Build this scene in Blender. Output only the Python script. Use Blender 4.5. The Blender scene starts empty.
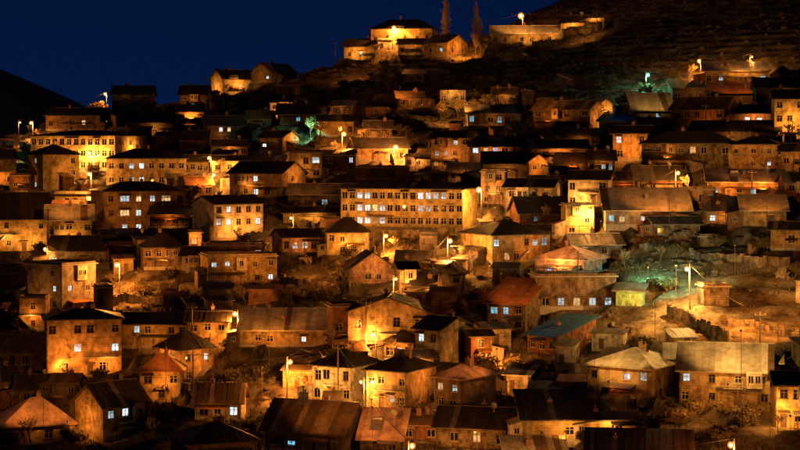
import bpy, math, random
import numpy as np
from mathutils import Vector, Matrix

# ------------------------------------------------------------------ camera, sky, exposure
scene = bpy.context.scene
F_PX, HX, HY = 1732.0, 400.0, 150.0          # focal length and horizon in pixels of the 800 x 450 photograph
cam_d = bpy.data.cameras.new("camera"); cam = bpy.data.objects.new("camera", cam_d)
scene.collection.objects.link(cam)
cam_d.sensor_width = 36.0; cam_d.lens = F_PX / 800.0 * 36.0
cam_d.shift_y = -(225.0 - HY) / 800.0
cam_d.clip_start = 1.0; cam_d.clip_end = 9000.0
cam.location = (0, 0, 0); cam.rotation_euler = (math.radians(90), 0, 0)
scene.camera = cam

world = bpy.data.worlds.new("World"); scene.world = world; world.use_nodes = True
wn = world.node_tree.nodes; wl = world.node_tree.links
for n in list(wn): wn.remove(n)
sky = wn.new('ShaderNodeTexSky'); sky.sky_type = 'NISHITA'; sky.sun_disc = False
sky.sun_elevation = math.radians(-3.0); sky.sun_rotation = math.radians(-15.0)
sky.ozone_density = 6.0
tco = wn.new('ShaderNodeTexCoord'); lift = wn.new('ShaderNodeVectorMath'); lift.operation = 'ADD'; lift.inputs[1].default_value = (0, 0, 0.24)
wl.new(tco.outputs['Generated'], lift.inputs[0]); wl.new(lift.outputs[0], sky.inputs[0])    # the band of dusk glow lies below the ridge
tint = wn.new('ShaderNodeMix'); tint.data_type = 'RGBA'; tint.blend_type = 'MULTIPLY'; tint.inputs[0].default_value = 1.0
wl.new(sky.outputs[0], tint.inputs[6]); tint.inputs[7].default_value = (0.35, 1.25, 1.0, 1)
bg = wn.new('ShaderNodeBackground'); bg.inputs[1].default_value = 0.215
wo = wn.new('ShaderNodeOutputWorld')
wl.new(tint.outputs[2], bg.inputs[0]); wl.new(bg.outputs[0], wo.inputs[0])

sun_d = bpy.data.lights.new("ambient_fill", 'SUN'); sun_d.energy = 0.013; sun_d.angle = math.radians(12)  # weak warm fill added to lift the darkest areas
sun_d.color = (1.0, 0.80, 0.58)
sun = bpy.data.objects.new("ambient_fill", sun_d); scene.collection.objects.link(sun)
sun.rotation_euler = (math.radians(48), 0, math.radians(-25))

scene.view_settings.view_transform = 'Standard'; scene.view_settings.look = 'None'
scene.view_settings.exposure = 0.2; scene.view_settings.gamma = 1.0
scene.view_settings.use_curve_mapping = False
scene.cycles.use_denoising = True
scene.cycles.max_bounces = 5; scene.cycles.diffuse_bounces = 3
scene.cycles.use_light_tree = True
scene.cycles.filter_width = 1.5
scene.cycles.sample_clamp_indirect = 3.0

random.seed(7)
rng = np.random.default_rng(11)
COL = scene.collection

# ------------------------------------------------------------------ helpers
class MB:
    def __init__(s): s.v = []; s.f = []; s.m = []
    def quad(s, a, b, c, d, m=0):
        n = len(s.v); s.v += [tuple(a), tuple(b), tuple(c), tuple(d)]; s.f.append((n, n+1, n+2, n+3)); s.m.append(m)
    def poly(s, pts, m=0):
        n = len(s.v); s.v += [tuple(p) for p in pts]; s.f.append(tuple(range(n, n+len(pts)))); s.m.append(m)
    def box(s, x0, x1, y0, y1, z0, z1, m=0):
        n = len(s.v)
        s.v += [(x0,y0,z0),(x1,y0,z0),(x1,y1,z0),(x0,y1,z0),(x0,y0,z1),(x1,y0,z1),(x1,y1,z1),(x0,y1,z1)]
        for f in ((0,3,2,1),(4,5,6,7),(0,1,5,4),(1,2,6,5),(2,3,7,6),(3,0,4,7)):
            s.f.append(tuple(n+i for i in f)); s.m.append(m)
    def prism(s, bottom, top, m=0):
        n = len(s.v); k = len(bottom)
        s.v += [tuple(p) for p in bottom] + [tuple(p) for p in top]
        s.f.append(tuple(n+i for i in reversed(range(k)))); s.m.append(m)
        s.f.append(tuple(n+k+i for i in range(k))); s.m.append(m)
        for i in range(k):
            j = (i+1) % k
            s.f.append((n+i, n+j, n+k+j, n+k+i)); s.m.append(m)
    def tube(s, p, q, r0, r1, k=5, m=0):
        p = Vector(p); q = Vector(q); d = (q-p)
        if d.length < 1e-5: return
        d.normalize()
        u = d.orthogonal().normalized(); w = d.cross(u)
        n = len(s.v)
        for c, r in ((p, r0), (q, r1)):
            for i in range(k):
                a = 2*math.pi*i/k
                s.v.append(tuple(c + u*math.cos(a)*r + w*math.sin(a)*r))
        for i in range(k):
            j = (i+1) % k
            s.f.append((n+i, n+j, n+k+j, n+k+i)); s.m.append(m)
        if k > 3:
            s.f.append(tuple(n+k+i for i in range(k))); s.m.append(m)
            s.f.append(tuple(n+i for i in reversed(range(k)))); s.m.append(m)
    def mesh(s, name, mats, smooth=False):
        me = bpy.data.meshes.new(name); me.from_pydata(s.v, [], s.f)
        for m in (mats if isinstance(mats, (list, tuple)) else [mats]): me.materials.append(m)
        if any(s.m): me.polygons.foreach_set('material_index', s.m)
        if smooth: me.polygons.foreach_set('use_smooth', [True]*len(s.f))
        me.update(); return me
    def build(s, name, mats, parent=None, smooth=False):
        return link(name, s.mesh(name, mats, smooth), parent)

def link(name, data, parent=None):
    o = bpy.data.objects.new(name, data); COL.objects.link(o)
    if parent is not None: o.parent = parent
    return o

def tag(o, label=None, cat=None, group=None, kind=None):
    if label: o['label'] = label
    if cat: o['category'] = cat
    if group: o['group'] = group
    if kind: o['kind'] = kind
    return o

# ------------------------------------------------------------------ materials
def nmat(name):
    m = bpy.data.materials.new(name); m.use_nodes = True
    nt = m.node_tree; b = nt.nodes['Principled BSDF']
    return m, nt.nodes, nt.links, b

def ramp(N, stops):
    r = N.new('ShaderNodeValToRGB'); e = r.color_ramp.elements
    e[0].position, e[0].color = stops[0][0], (*stops[0][1], 1)
    e[1].position, e[1].color = stops[1][0], (*stops[1][1], 1)
    for p, c in stops[2:]:
        k = e.new(p); k.color = (*c, 1)
    return r

def stucco(name, col, patch=0.5, rough=0.9):
    """plaster with blotches, stains and patches of bare masonry"""
    m, N, L, b = nmat(name)
    g = N.new('ShaderNodeNewGeometry')
    n1 = N.new('ShaderNodeTexNoise'); n1.inputs['Scale'].default_value = 0.75; n1.inputs['Detail'].default_value = 6; n1.inputs['Roughness'].default_value = 0.65
    mp = N.new('ShaderNodeMapping'); mp.inputs['Scale'].default_value = (1.1, 1.1, 0.5)
    n2 = N.new('ShaderNodeTexNoise'); n2.inputs['Scale'].default_value = 1.0; n2.inputs['Detail'].default_value = 5
    L.new(g.outputs['Position'], n1.inputs['Vector']); L.new(g.outputs['Position'], mp.inputs['Vector']); L.new(mp.outputs[0], n2.inputs['Vector'])
    dk = tuple(c*0.26 for c in col); md = tuple(c*0.70 for c in col); lt = tuple(min(.85, c*1.12) for c in col)
    r1 = ramp(N, [(0.30, dk), (0.70, lt), (0.46, md)])
    L.new(n1.outputs[0], r1.inputs[0])
    r2 = ramp(N, [(0.38, (0.25, 0.20, 0.16)), (0.56, (1, 1, 1))])
    L.new(n2.outputs[0], r2.inputs[0])
    mx = N.new('ShaderNodeMix'); mx.data_type = 'RGBA'; mx.blend_type = 'MULTIPLY'; mx.inputs[0].default_value = patch
    L.new(r1.outputs[0], mx.inputs[6]); L.new(r2.outputs[0], mx.inputs[7])
    sp = N.new('ShaderNodeSeparateXYZ'); L.new(g.outputs['Position'], sp.inputs[0])
    cb = N.new('ShaderNodeCombineXYZ'); ad = N.new('ShaderNodeMath'); ad.operation = 'ADD'; L.new(sp.outputs[0], ad.inputs[0]); L.new(sp.outputs[1], ad.inputs[1])
    L.new(ad.outputs[0], cb.inputs[0]); L.new(sp.outputs[2], cb.inputs[1])
    bk = N.new('ShaderNodeTexBrick'); bk.inputs['Scale'].default_value = 1.0; bk.inputs['Brick Width'].default_value = 0.9; bk.inputs['Row Height'].default_value = 0.42; bk.inputs['Mortar Size'].default_value = 0.05
    bk.inputs['Color1'].default_value = (1, 1, 1, 1); bk.inputs['Color2'].default_value = (0.74, 0.69, 0.63, 1); bk.inputs['Mortar'].default_value = (0.62, 0.58, 0.55, 1); L.new(cb.outputs[0], bk.inputs['Vector'])
    n4 = N.new('ShaderNodeTexNoise'); n4.inputs['Scale'].default_value = 0.33; n4.inputs['Detail'].default_value = 4; L.new(g.outputs['Position'], n4.inputs['Vector'])
    r4 = ramp(N, [(0.50 - 0.16*(patch-.3), (0, 0, 0)), (0.58 - 0.16*(patch-.3), (1, 1, 1))]); L.new(n4.outputs[0], r4.inputs[0])
    m2 = N.new('ShaderNodeMix'); m2.data_type = 'RGBA'; m2.blend_type = 'MULTIPLY'; L.new(r4.outputs[0], m2.inputs[0]); L.new(mx.outputs[2], m2.inputs[6]); L.new(bk.outputs[0], m2.inputs[7])
    L.new(m2.outputs[2], b.inputs['Base Color'])
    b.inputs['Roughness'].default_value = rough; b.inputs['Specular IOR Level'].default_value = 0.2
    n3 = N.new('ShaderNodeTexNoise'); n3.inputs['Scale'].default_value = 5.0; n3.inputs['Detail'].default_value = 6
    L.new(g.outputs['Position'], n3.inputs['Vector'])
    bp = N.new('ShaderNodeBump'); bp.inputs['Strength'].default_value = 0.5; bp.inputs['Distance'].default_value = 0.06
    L.new(n3.outputs[0], bp.inputs['Height']); L.new(bp.outputs[0], b.inputs['Normal'])
    return m

def sheetmetal(name, col, rust=0.5, rough=0.55):
    m, N, L, b = nmat(name)
    g = N.new('ShaderNodeNewGeometry'); oi = N.new('ShaderNodeObjectInfo')
    n1 = N.new('ShaderNodeTexNoise'); n1.inputs['Scale'].default_value = 0.8; n1.inputs['Detail'].default_value = 7; n1.inputs['Roughness'].default_value = 0.7
    L.new(g.outputs['Position'], n1.inputs['Vector'])
    r1 = ramp(N, [(0.33, tuple(c*0.45 for c in col)), (0.68, tuple(min(.8, c*1.15) for c in col)), (0.5, tuple(c*0.85 for c in col))])
    L.new(n1.outputs[0], r1.inputs[0])
    hsv = N.new('ShaderNodeHueSaturation')
    mr = N.new('ShaderNodeMapRange'); mr.inputs[3].default_value = 0.72; mr.inputs[4].default_value = 1.22
    L.new(oi.outputs['Random'], mr.inputs[0]); L.new(mr.outputs[0], hsv.inputs['Value']); L.new(r1.outputs[0], hsv.inputs['Color'])
    L.new(hsv.outputs[0], b.inputs['Base Color'])
    b.inputs['Roughness'].default_value = rough; b.inputs['Specular IOR Level'].default_value = 0.35
    n3 = N.new('ShaderNodeTexNoise'); n3.inputs['Scale'].default_value = 2.5; n3.inputs['Detail'].default_value = 5
    L.new(g.outputs['Position'], n3.inputs['Vector'])
    bp = N.new('ShaderNodeBump'); bp.inputs['Strength'].default_value = 0.4; bp.inputs['Distance'].default_value = 0.05
    L.new(n3.outputs[0], bp.inputs['Height']); L.new(bp.outputs[0], b.inputs['Normal'])
    return m

def plain(name, col, rough=0.7, metal=0.0):
    m, N, L, b = nmat(name)
    g = N.new('ShaderNodeNewGeometry'); n1 = N.new('ShaderNodeTexNoise'); n1.inputs['Scale'].default_value = 3; n1.inputs['Detail'].default_value = 4
    L.new(g.outputs['Position'], n1.inputs['Vector'])
    r1 = ramp(N, [(0.3, tuple(c*0.65 for c in col)), (0.7, tuple(min(.85, c*1.15) for c in col))])
    L.new(n1.outputs[0], r1.inputs[0]); L.new(r1.outputs[0], b.inputs['Base Color'])
    b.inputs['Roughness'].default_value = rough; b.inputs['Metallic'].default_value = metal
    return m

def lit(name, col, strength, warm=0.0):
    """a window with the room light on: curtains, blinds and furniture make it uneven"""
    m, N, L, b = nmat(name)
    g = N.new('ShaderNodeNewGeometry'); oi = N.new('ShaderNodeObjectInfo'); tc = N.new('ShaderNodeTexCoord')
    n1 = N.new('ShaderNodeTexNoise'); n1.inputs['Scale'].default_value = 2.4; n1.inputs['Detail'].default_value = 3
    L.new(g.outputs['Position'], n1.inputs['Vector'])
    r1 = ramp(N, [(0.34, (0.30, 0.27, 0.24)), (0.62, (1, 1, 1))]); L.new(n1.outputs[0], r1.inputs[0])
    def math_(op, a, c, k=False):
        n = N.new('ShaderNodeMath'); n.operation = op
        for i_, v in enumerate((a, c)):
            if isinstance(v, (int, float)): n.inputs[i_].default_value = v
            else: L.new(v, n.inputs[i_])
        return n.outputs[0]
    rnd_ = oi.outputs['Random']; r2_ = math_('FRACT', math_('MULTIPLY', rnd_, 17.31), 0); r3_ = math_('FRACT', math_('MULTIPLY', rnd_, 7.77), 0)
    tone = N.new('ShaderNodeMix'); tone.data_type = 'RGBA'; tone.inputs[6].default_value = (*col, 1); tone.inputs[7].default_value = (1.0, 0.62, 0.28, 1)
    L.new(math_('LESS_THAN', r2_, warm), tone.inputs[0])
    mx = N.new('ShaderNodeMix'); mx.data_type = 'RGBA'; mx.blend_type = 'MULTIPLY'; mx.inputs[0].default_value = 1
    L.new(tone.outputs[2], mx.inputs[6]); L.new(r1.outputs[0], mx.inputs[7])
    sp = N.new('ShaderNodeSeparateXYZ'); L.new(tc.outputs['Object'], sp.inputs[0])
    blind = math_('GREATER_THAN', sp.outputs[2], math_('ADD', math_('MULTIPLY', r3_, 1.9), .35))     # a blind or curtain drawn part of the way down
    mr = N.new('ShaderNodeMapRange'); mr.inputs[3].default_value = 0.30*strength; mr.inputs[4].default_value = 1.35*strength
    L.new(rnd_, mr.inputs[0])
    L.new(mx.outputs[2], b.inputs['Emission Color']); L.new(math_('MULTIPLY', mr.outputs[0], math_('SUBTRACT', 1.0, math_('MULTIPLY', blind, .62))), b.inputs['Emission Strength'])
    b.inputs['Base Color'].default_value = (0.1, 0.1, 0.1, 1); b.inputs['Roughness'].default_value = 0.1
    return m

def emit(name, col, s):
    m, N, L, b = nmat(name)
    b.inputs['Emission Color'].default_value = (*col, 1); b.inputs['Emission Strength'].default_value = s
    b.inputs['Base Color'].default_value = (0.3, 0.3, 0.3, 1)
    return m

WALL = {
 'ochre': stucco('plaster_ochre', (0.42, 0.30, 0.15)), 'yellow': stucco('plaster_yellow', (0.50, 0.37, 0.17), .4),
 'white': stucco('plaster_white', (0.62, 0.56, 0.46), .45), 'grey': stucco('plaster_grey', (0.27, 0.24, 0.21)),
 'pink': stucco('plaster_pink', (0.50, 0.34, 0.28)), 'brown': stucco('plaster_brown', (0.22, 0.15, 0.10)),
 'brick': stucco('brickwork', (0.26, 0.13, 0.07)), 'stone': stucco('rubble_stone', (0.24, 0.20, 0.15), .8),
 'green': stucco('plaster_green', (0.40, 0.46, 0.20), .4), 'orange': stucco('plaster_orange', (0.46, 0.31, 0.16)),
 'dark': stucco('plaster_dark', (0.13, 0.10, 0.08)),
}
ROOF = {
 'dark': sheetmetal('roof_dark', (0.062, 0.047, 0.036)), 'brown': sheetmetal('roof_brown', (0.15, 0.095, 0.055)),
 'pale': sheetmetal('roof_pale', (0.48, 0.41, 0.32)), 'rust': sheetmetal('roof_rust', (0.30, 0.125, 0.05)),
 'red': sheetmetal('roof_red_tile', (0.26, 0.09, 0.06)), 'pink': sheetmetal('roof_pink', (0.52, 0.34, 0.27)),
 'blue': sheetmetal('roof_blue', (0.02, 0.085, 0.17)), 'tan': sheetmetal('roof_tan', (0.27, 0.19, 0.115)), 'grey': sheetmetal('roof_grey', (0.20, 0.17, 0.14)),
}
M_FRAME = plain('window_frame_paint', (0.36, 0.31, 0.25)); M_FRAMED = plain('window_frame_wood', (0.13, 0.08, 0.05))
M_GLASS, _n, _l, _b = nmat('dark_glass'); _b.inputs['Base Color'].default_value = (0.012, 0.012, 0.014, 1); _b.inputs['Roughness'].default_value = 0.08
M_DOOR = plain('door_wood', (0.10, 0.055, 0.03)); M_METAL = plain('grey_metal', (0.16, 0.15, 0.14), .5, .4)
M_CONC = plain('concrete', (0.28, 0.25, 0.22), .9); M_BRICKC = plain('chimney_brick', (0.20, 0.11, 0.07), .9)
M_DISH = plain('dish_paint', (0.28, 0.27, 0.25)); M_POLE = plain('pole_wood', (0.13, 0.10, 0.075), .9)
M_TANK = plain('tank_steel', (0.32, 0.30, 0.28), .35, .6)
LIT = {'L': lit('lit_window_white', (0.72, 0.92, 1.0), 1.45, 0.16), 'B': lit('lit_window_blue', (0.30, 0.55, 1.0), 1.2),
       'C': lit('lit_window_cyan', (0.22, 0.72, 0.95), 0.95), 'W': lit('lit_window_warm', (1.0, 0.50, 0.16), 0.85)}
LIT['X'] = LIT['L']; LIT['D'] = LIT['W']

# ------------------------------------------------------------------ terrain
def vnoise(x, y, seed=0):
    x = np.asarray(x, float); y = np.asarray(y, float)
    xi = np.floor(x).astype(np.int64); yi = np.floor(y).astype(np.int64); fx = x-xi; fy = y-yi
    fx = fx*fx*(3-2*fx); fy = fy*fy*(3-2*fy)
    def h(a, b):
        n = (a*374761393 + b*668265263 + seed*1442695041) & 0x7fffffff
        n = ((n ^ (n >> 13))*1274126177) & 0x7fffffff
        return ((n ^ (n >> 16)) & 0xffff)/65535.0
    return (h(xi,yi)*(1-fx)+h(xi+1,yi)*fx)*(1-fy) + (h(xi,yi+1)*(1-fx)+h(xi+1,yi+1)*fx)*fy - 0.5

def sstep(a, b, x):
    t = np.clip((x-a)/(b-a), 0, 1); return t*t*(3-2*t)

def H0(X, Y):
    X = np.asarray(X, float); Y = np.asarray(Y, float)
    t = Y + 0.63*np.clip(X, -260, 260)
    z = -45.0 + 0.246*(t-260.0)
    z = -66.0 + 6.0*np.logaddexp(0, (z+66.0)/6.0)                     # valley floor
    yc = 577.0 + 0.2*np.clip(X, -250, 250) + 0.6*np.clip(X-25, 0, 60)
    z = z + 0.17*np.clip(X-24, 0, 300)*sstep(430, 600, Y)
    z = z - 0.55*15.0*np.logaddexp(0, (Y-yc-12)/15.0)                 # behind the crest the hill falls away
    z = z + 4.0*np.exp(-((X-6)/26.)**2 - ((Y-572)/24.)**2)
    z = np.maximum(z, -70.0)
    amp = sstep(150, 260, Y)
    z = z + amp*(2.6*vnoise(X/27., Y/27., 1) + 1.3*vnoise(X/11., Y/11., 2) + 0.7*vnoise(X/4.5, Y/4.5, 3))
    zs = z + 2.0*vnoise(X/40., Y/40., 31); fl = np.floor(zs/1.9); fr_ = zs/1.9 - fl
    ter = (fl + sstep(0.62, 0.95, fr_))*1.9 - (zs - z)
    z = z + (ter - z)*amp*np.clip(vnoise(X/23., Y/23., 33)*2.2 + 0.55, 0, 0.85)
    z = z + amp*0.42*vnoise(X/1.9, Y/1.9, 35)
    z = np.maximum(z, -2.2 - 0.42*np.maximum(Y, -400) - 0.0*X)         # the slope the photographer stands on
    return z

PADS = []
def ground(X, Y):
    X = np.asarray(X, float); Y = np.asarray(Y, float); z = H0(X, Y)
    for (cx, cy, th, w, d, pz, r) in PADS:
        if X.ndim == 0 and (abs(X-cx) > w+d+6 or abs(Y-cy) > w+d+6): continue
        c, s = math.cos(th), math.sin(th)
        u = (X-cx)*c + (Y-cy)*s; v = -(X-cx)*s + (Y-cy)*c
        q = np.hypot(np.maximum(np.abs(u)-w/2-0.5, 0), np.maximum(np.abs(v)-d/2-0.7, 0))
        k = 1 - sstep(0, r, q)
        z = z*(1-k) + pz*k
    return z

def ray(x, y): return (x-HX)/F_PX, (HY-y)/F_PX
def hit(x, y, fn=H0, above=0.0, d0=150., d1=640.):
    """distance along a pixel's ray where it comes within `above` metres of the ground"""
    dx, dz = ray(x, y)
    D = np.arange(d0, d1, 0.5)
    g = fn(dx*D, D); h = dz*D - g - above
    k = np.nonzero(h <= 0)[0]
    return float(D[k[0]]) if len(k) else 570.0

def in_house(X, Y, m=1.0):
    for (cx, cy, th, w, d, pz, r) in PADS:
        c, s = math.cos(th), math.sin(th); u = (X-cx)*c+(Y-cy)*s; v = -(X-cx)*s+(Y-cy)*c
        if abs(u) < w/2+m and abs(v) < d/2+m: return True
    return False
def stand(x, D, m=1.0):
    """bring a standing point nearer along its ray column until it is clear of every house"""
    dx = (x-HX)/F_PX
    for k in range(60):
        if not in_house(dx*(D-0.5*k), D-0.5*k, m): return D-0.5*k
    return D
# ------------------------------------------------------------------ windows, doors (shared meshes)
_wc = {}
def win_meshes(w, h, style):
    k = (round(w, 2), round(h, 2), style)
    if k in _wc: return _wc[k]
    t = 0.085; b = MB()
    b.box(-w/2, w/2, 0, 0.09, 0, t); b.box(-w/2, w/2, 0, 0.09, h-t, h)
    b.box(-w/2, -w/2+t, 0, 0.09, t, h-t); b.box(w/2-t, w/2, 0, 0.09, t, h-t)
    n = 3 if w > 1.9 else 2
    for i in range(1, n):
        x = -w/2 + w*i/n; b.box(x-0.045, x+0.045, 0.005, 0.08, t, h-t)
    if style != 'single': b.box(-w/2+t, w/2-t, 0.01, 0.075, h*0.62, h*0.62+0.07)
    b.box(-w/2-0.12, w/2+0.12, -0.28, 0.0, -0.09, -0.004)
    fm = b.mesh('window', M_FRAME if style != 'wood' else M_FRAMED)
    p = MB(); p.quad((-w/2+0.03, 0.05, 0.03), (w/2-0.03, 0.05, 0.03), (w/2-0.03, 0.05, h-0.03), (-w/2+0.03, 0.05, h-0.03))
    pm = {}
    _wc[k] = (fm, p, pm); return _wc[k]

def pane_mesh(w, h, style, mat):
    fm, p, pm = win_meshes(w, h, style)
    if mat.name not in pm: pm[mat.name] = p.mesh('pane', mat)
    return pm[mat.name]

_dc = {}
def door_meshes(w, h):
    k = (round(w, 2), round(h, 2))
    if k not in _dc:
        b = MB(); b.box(-w/2, w/2, 0.02, 0.08, 0, h)
        for z0, z1 in ((0.12, h*0.45), (h*0.52, h-0.12)): b.box(-w/2+0.12, w/2-0.12, 0, 0.02, z0, z1)
        f = MB(); f.box(-w/2-0.1, -w/2, -0.04, 0.1, 0, h); f.box(w/2, w/2+0.1, -0.04, 0.1, 0, h); f.box(-w/2-0.1, w/2+0.1, -0.04, 0.1, h, h+0.1)
        _dc[k] = (b.mesh('door', M_DOOR), f.mesh('door_frame', M_FRAME))
    return _dc[k]

def place_rows(rows, W, Hh, wsc, rnd=None):
    """turn row strings into openings (u0,u1,v0,v1,char)"""
    out = []; n = len(rows)
    if n == 0: return out
    fh = Hh/n
    for r, s in enumerate(rows):
        if not s: continue
        base = Hh - (r+1)*fh; k = len(s)
        for i, ch in enumerate(s):
            if ch == '.': continue
            cell = W/k; c = (i+0.5)*cell
            if ch in 'dD':
                w = min(1.0, cell*0.8); h = min(2.05, fh*0.82); v0 = base+0.02
            else:
                w = min(1.30*wsc, cell*0.72); h = min(1.45*wsc, fh*0.58); v0 = base + (fh-h)*0.52
                if ch in 'XO': w = min(2.3*wsc, cell*0.8)
            if rnd:
                w *= rnd.uniform(.8, 1.06); h *= rnd.uniform(.82, 1.06); c += rnd.uniform(-.09, .09)*cell
                if ch not in 'dD': v0 += rnd.uniform(-.05, .05)*fh
            out.append((c-w/2, c+w/2, v0, v0+h, ch))
    return out

def wall_face(mb, P, u, n, W, Hh, holes, z0):
    """face with recessed openings. P lower left corner, u along, n outward normal; wall goes z0..Hh"""
    us = sorted(set([0.0, W] + [round(x, 4) for h in holes for x in h[:2]]))
    vs = sorted(set([z0, Hh] + [round(x, 4) for h in holes for x in h[2:4]]))
    up = Vector((0, 0, 1)); D = 0.20
    for i in range(len(us)-1):
        for j in range(len(vs)-1):
            a, b, c, d = us[i], us[i+1], vs[j], vs[j+1]; mu, mv = (a+b)/2, (c+d)/2
            if any(h[0] < mu < h[1] and h[2] < mv < h[3] for h in holes): continue
            mb.quad(P+u*a+up*c, P+u*b+up*c, P+u*b+up*d, P+u*a+up*d)
    for h in holes:
        a, b, c, d = [round(x, 4) for x in h[:4]]
        o = [P+u*a+up*c, P+u*b+up*c, P+u*b+up*d, P+u*a+up*d]; q = [p-n*D for p in o]
        for i in range(4):
            j = (i+1) % 4; mb.quad(o[i], o[j], q[j], q[i])

# ------------------------------------------------------------------ houses
HOUSES = {}; LITPOS = []
_sheet_cache = {}
_alt = {}
def sheet_like(me, mat):
    k = (me.name, mat.name)
    if k not in _alt:
        c = me.copy(); c.materials.clear(); c.materials.append(mat); _alt[k] = c
    return _alt[k]
_w2 = {}
def one_piece_window(w, h, lit_mat=None):
    k = (round(w, 1), round(h, 1), lit_mat.name if lit_mat else '')
    if k not in _w2:
        b = MB(); t = .08
        b.box(-w/2, w/2, -.05, .03, 0, t); b.box(-w/2, w/2, -.05, .03, h-t, h); b.box(-w/2, -w/2+t, -.05, .03, t, h-t); b.box(w/2-t, w/2, -.05, .03, t, h-t)
        b.box(-.04, .04, -.04, .02, t, h-t); b.quad((-w/2+t, -.012, t), (w/2-t, -.012, t), (w/2-t, -.012, h-t), (-w/2+t, -.012, h-t), 1)
        _w2[k] = b.mesh('annex_window', [M_FRAME, lit_mat or M_GLASS])
    return _w2[k]

def accrete(root, rnd, w, d, hm, opens, wmat, rmat, nrow, vs, balcony):
    """lean-tos, bays, porches and outside stairs that such houses gather"""
    hw, hd = w/2, d/2
    other = rnd.choice(['brick', 'white', 'ochre', 'brown', 'grey', 'dark', 'stone'])
    if rnd.random() < .55:
        sg = rnd.choice((-1, 1)); wa = rnd.uniform(1.7, 3.4); y0 = -hd + rnd.uniform(-.6, .25*d); y1 = y0 + rnd.uniform(.45, .75)*d
        ha = min(hm*.8, rnd.uniform(2.0, 2.7)); hb = ha + rnd.uniform(.3, .9); xi, xo = sg*(hw+.01), sg*(hw+wa); b = MB()
        b.poly([(xi, y0, -.8), (xo, y0, -.8), (xo, y0, ha), (xi, y0, hb)]); b.poly([(xi, y1, -.8), (xo, y1, -.8), (xo, y1, ha), (xi, y1, hb)])
        b.quad((xo, y0, -.8), (xo, y1, -.8), (xo, y1, ha), (xo, y0, ha)); an = b.build('annex', WALL[other], root)
        b = MB(); e = .3; kk = (hb-ha)/wa; xe = xo+sg*e; q = [(xi, y0-e, hb), (xe, y0-e, ha-e*kk), (xe, y1+e, ha-e*kk), (xi, y1+e, hb)]
        b.prism([(x, y, z+.01) for x, y, z in q], [(x, y, z+.1) for x, y, z in q]); b.build('annex_roof', ROOF[rnd.choice(['dark', 'brown', 'rust', 'grey'])], an)
        if rnd.random() < .6:
            o = link('annex_window', one_piece_window(.8, .9), an); o.location = ((xi+xo)/2, y0-.02, 1.0)
    lits = [h for f, h in opens if f == 'F' and h[4] in LIT]
    if hm > 4.6 and nrow > 1 and rnd.random() < .5:
        for _ in range(6):
            bw = rnd.uniform(1.9, 2.8); u0 = rnd.uniform(.3, max(.31, w-bw-.3)); fh = hm/nrow; z0, z1 = hm-fh*.98, hm-.06
            if u0+bw > w or any(h[0] < u0+bw+.2 and h[1] > u0-.2 and h[3] > z0 for h in lits): continue
            b = MB(); x0 = -hw+u0; dd = rnd.uniform(.6, 1.1); b.box(x0, x0+bw, -hd-dd, -hd-.01, z0, z1)
            bo = b.build('bay', WALL[rnd.choice([other, 'ochre', 'white'])], root)
            for c in ((.5,) if bw < 2.3 else (.28, .72)):
                o = link('annex_window', one_piece_window(.85, 1.2), bo); o.location = (x0+bw*c, -hd-dd-.02, z0+fh*.3)
            for c in (.15, .85):
                b = MB(); b.tube((x0+bw*c, -hd-dd+.1, z0), (x0+bw*c, -hd-.02, z0-.8), .06, .06, 5); b.build('bay_bracket', M_DOOR, bo)
            break
    if rnd.random() < .45 and not balcony:
        pw = rnd.uniform(.35, .7)*w; u0 = rnd.uniform(0, w-pw); pd = rnd.uniform(1.2, 2.0); z = min(hm*.88, rnd.uniform(2.2, 2.5)); x0 = -hw+u0; b = MB()
        q = [(x0, -hd-pd, z-.28), (x0+pw, -hd-pd, z-.28), (x0+pw, -hd-.01, z+.15), (x0, -hd-.01, z+.15)]
        b.prism([(x, y, zz) for x, y, zz in q], [(x, y, zz+.07) for x, y, zz in q]); po = b.build('porch_roof', ROOF[rnd.choice(['dark', 'brown', 'rust', 'grey'])], root)
        npst = max(2, int(pw/2.2)+1)
        for i in range(npst):
            b = MB(); xx = x0+.12+(pw-.24)*i/(npst-1); b.box(xx-.06, xx+.06, -hd-pd+.08, -hd-pd+.2, -.8, z-.27); b.build('porch_post', M_DOOR, root)
    elif hm > 5 and rnd.random() < .45:
        n = 13; zt = hm/max(2, nrow); st = zt/n; sg = rnd.choice((-1, 1)); xs0 = -sg*hw*rnd.uniform(.2, .8); b = MB()
        for i in range(n):
            xa = xs0+sg*i*.27; xb = xa+sg*.29; b.box(min(xa, xb), max(xa, xb), -hd-1.1, -hd-.05, -.6 if i < 5 else st*(i+1)-.35, st*(i+1))
        b.build('outside_stair', M_CONC, root)

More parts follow.
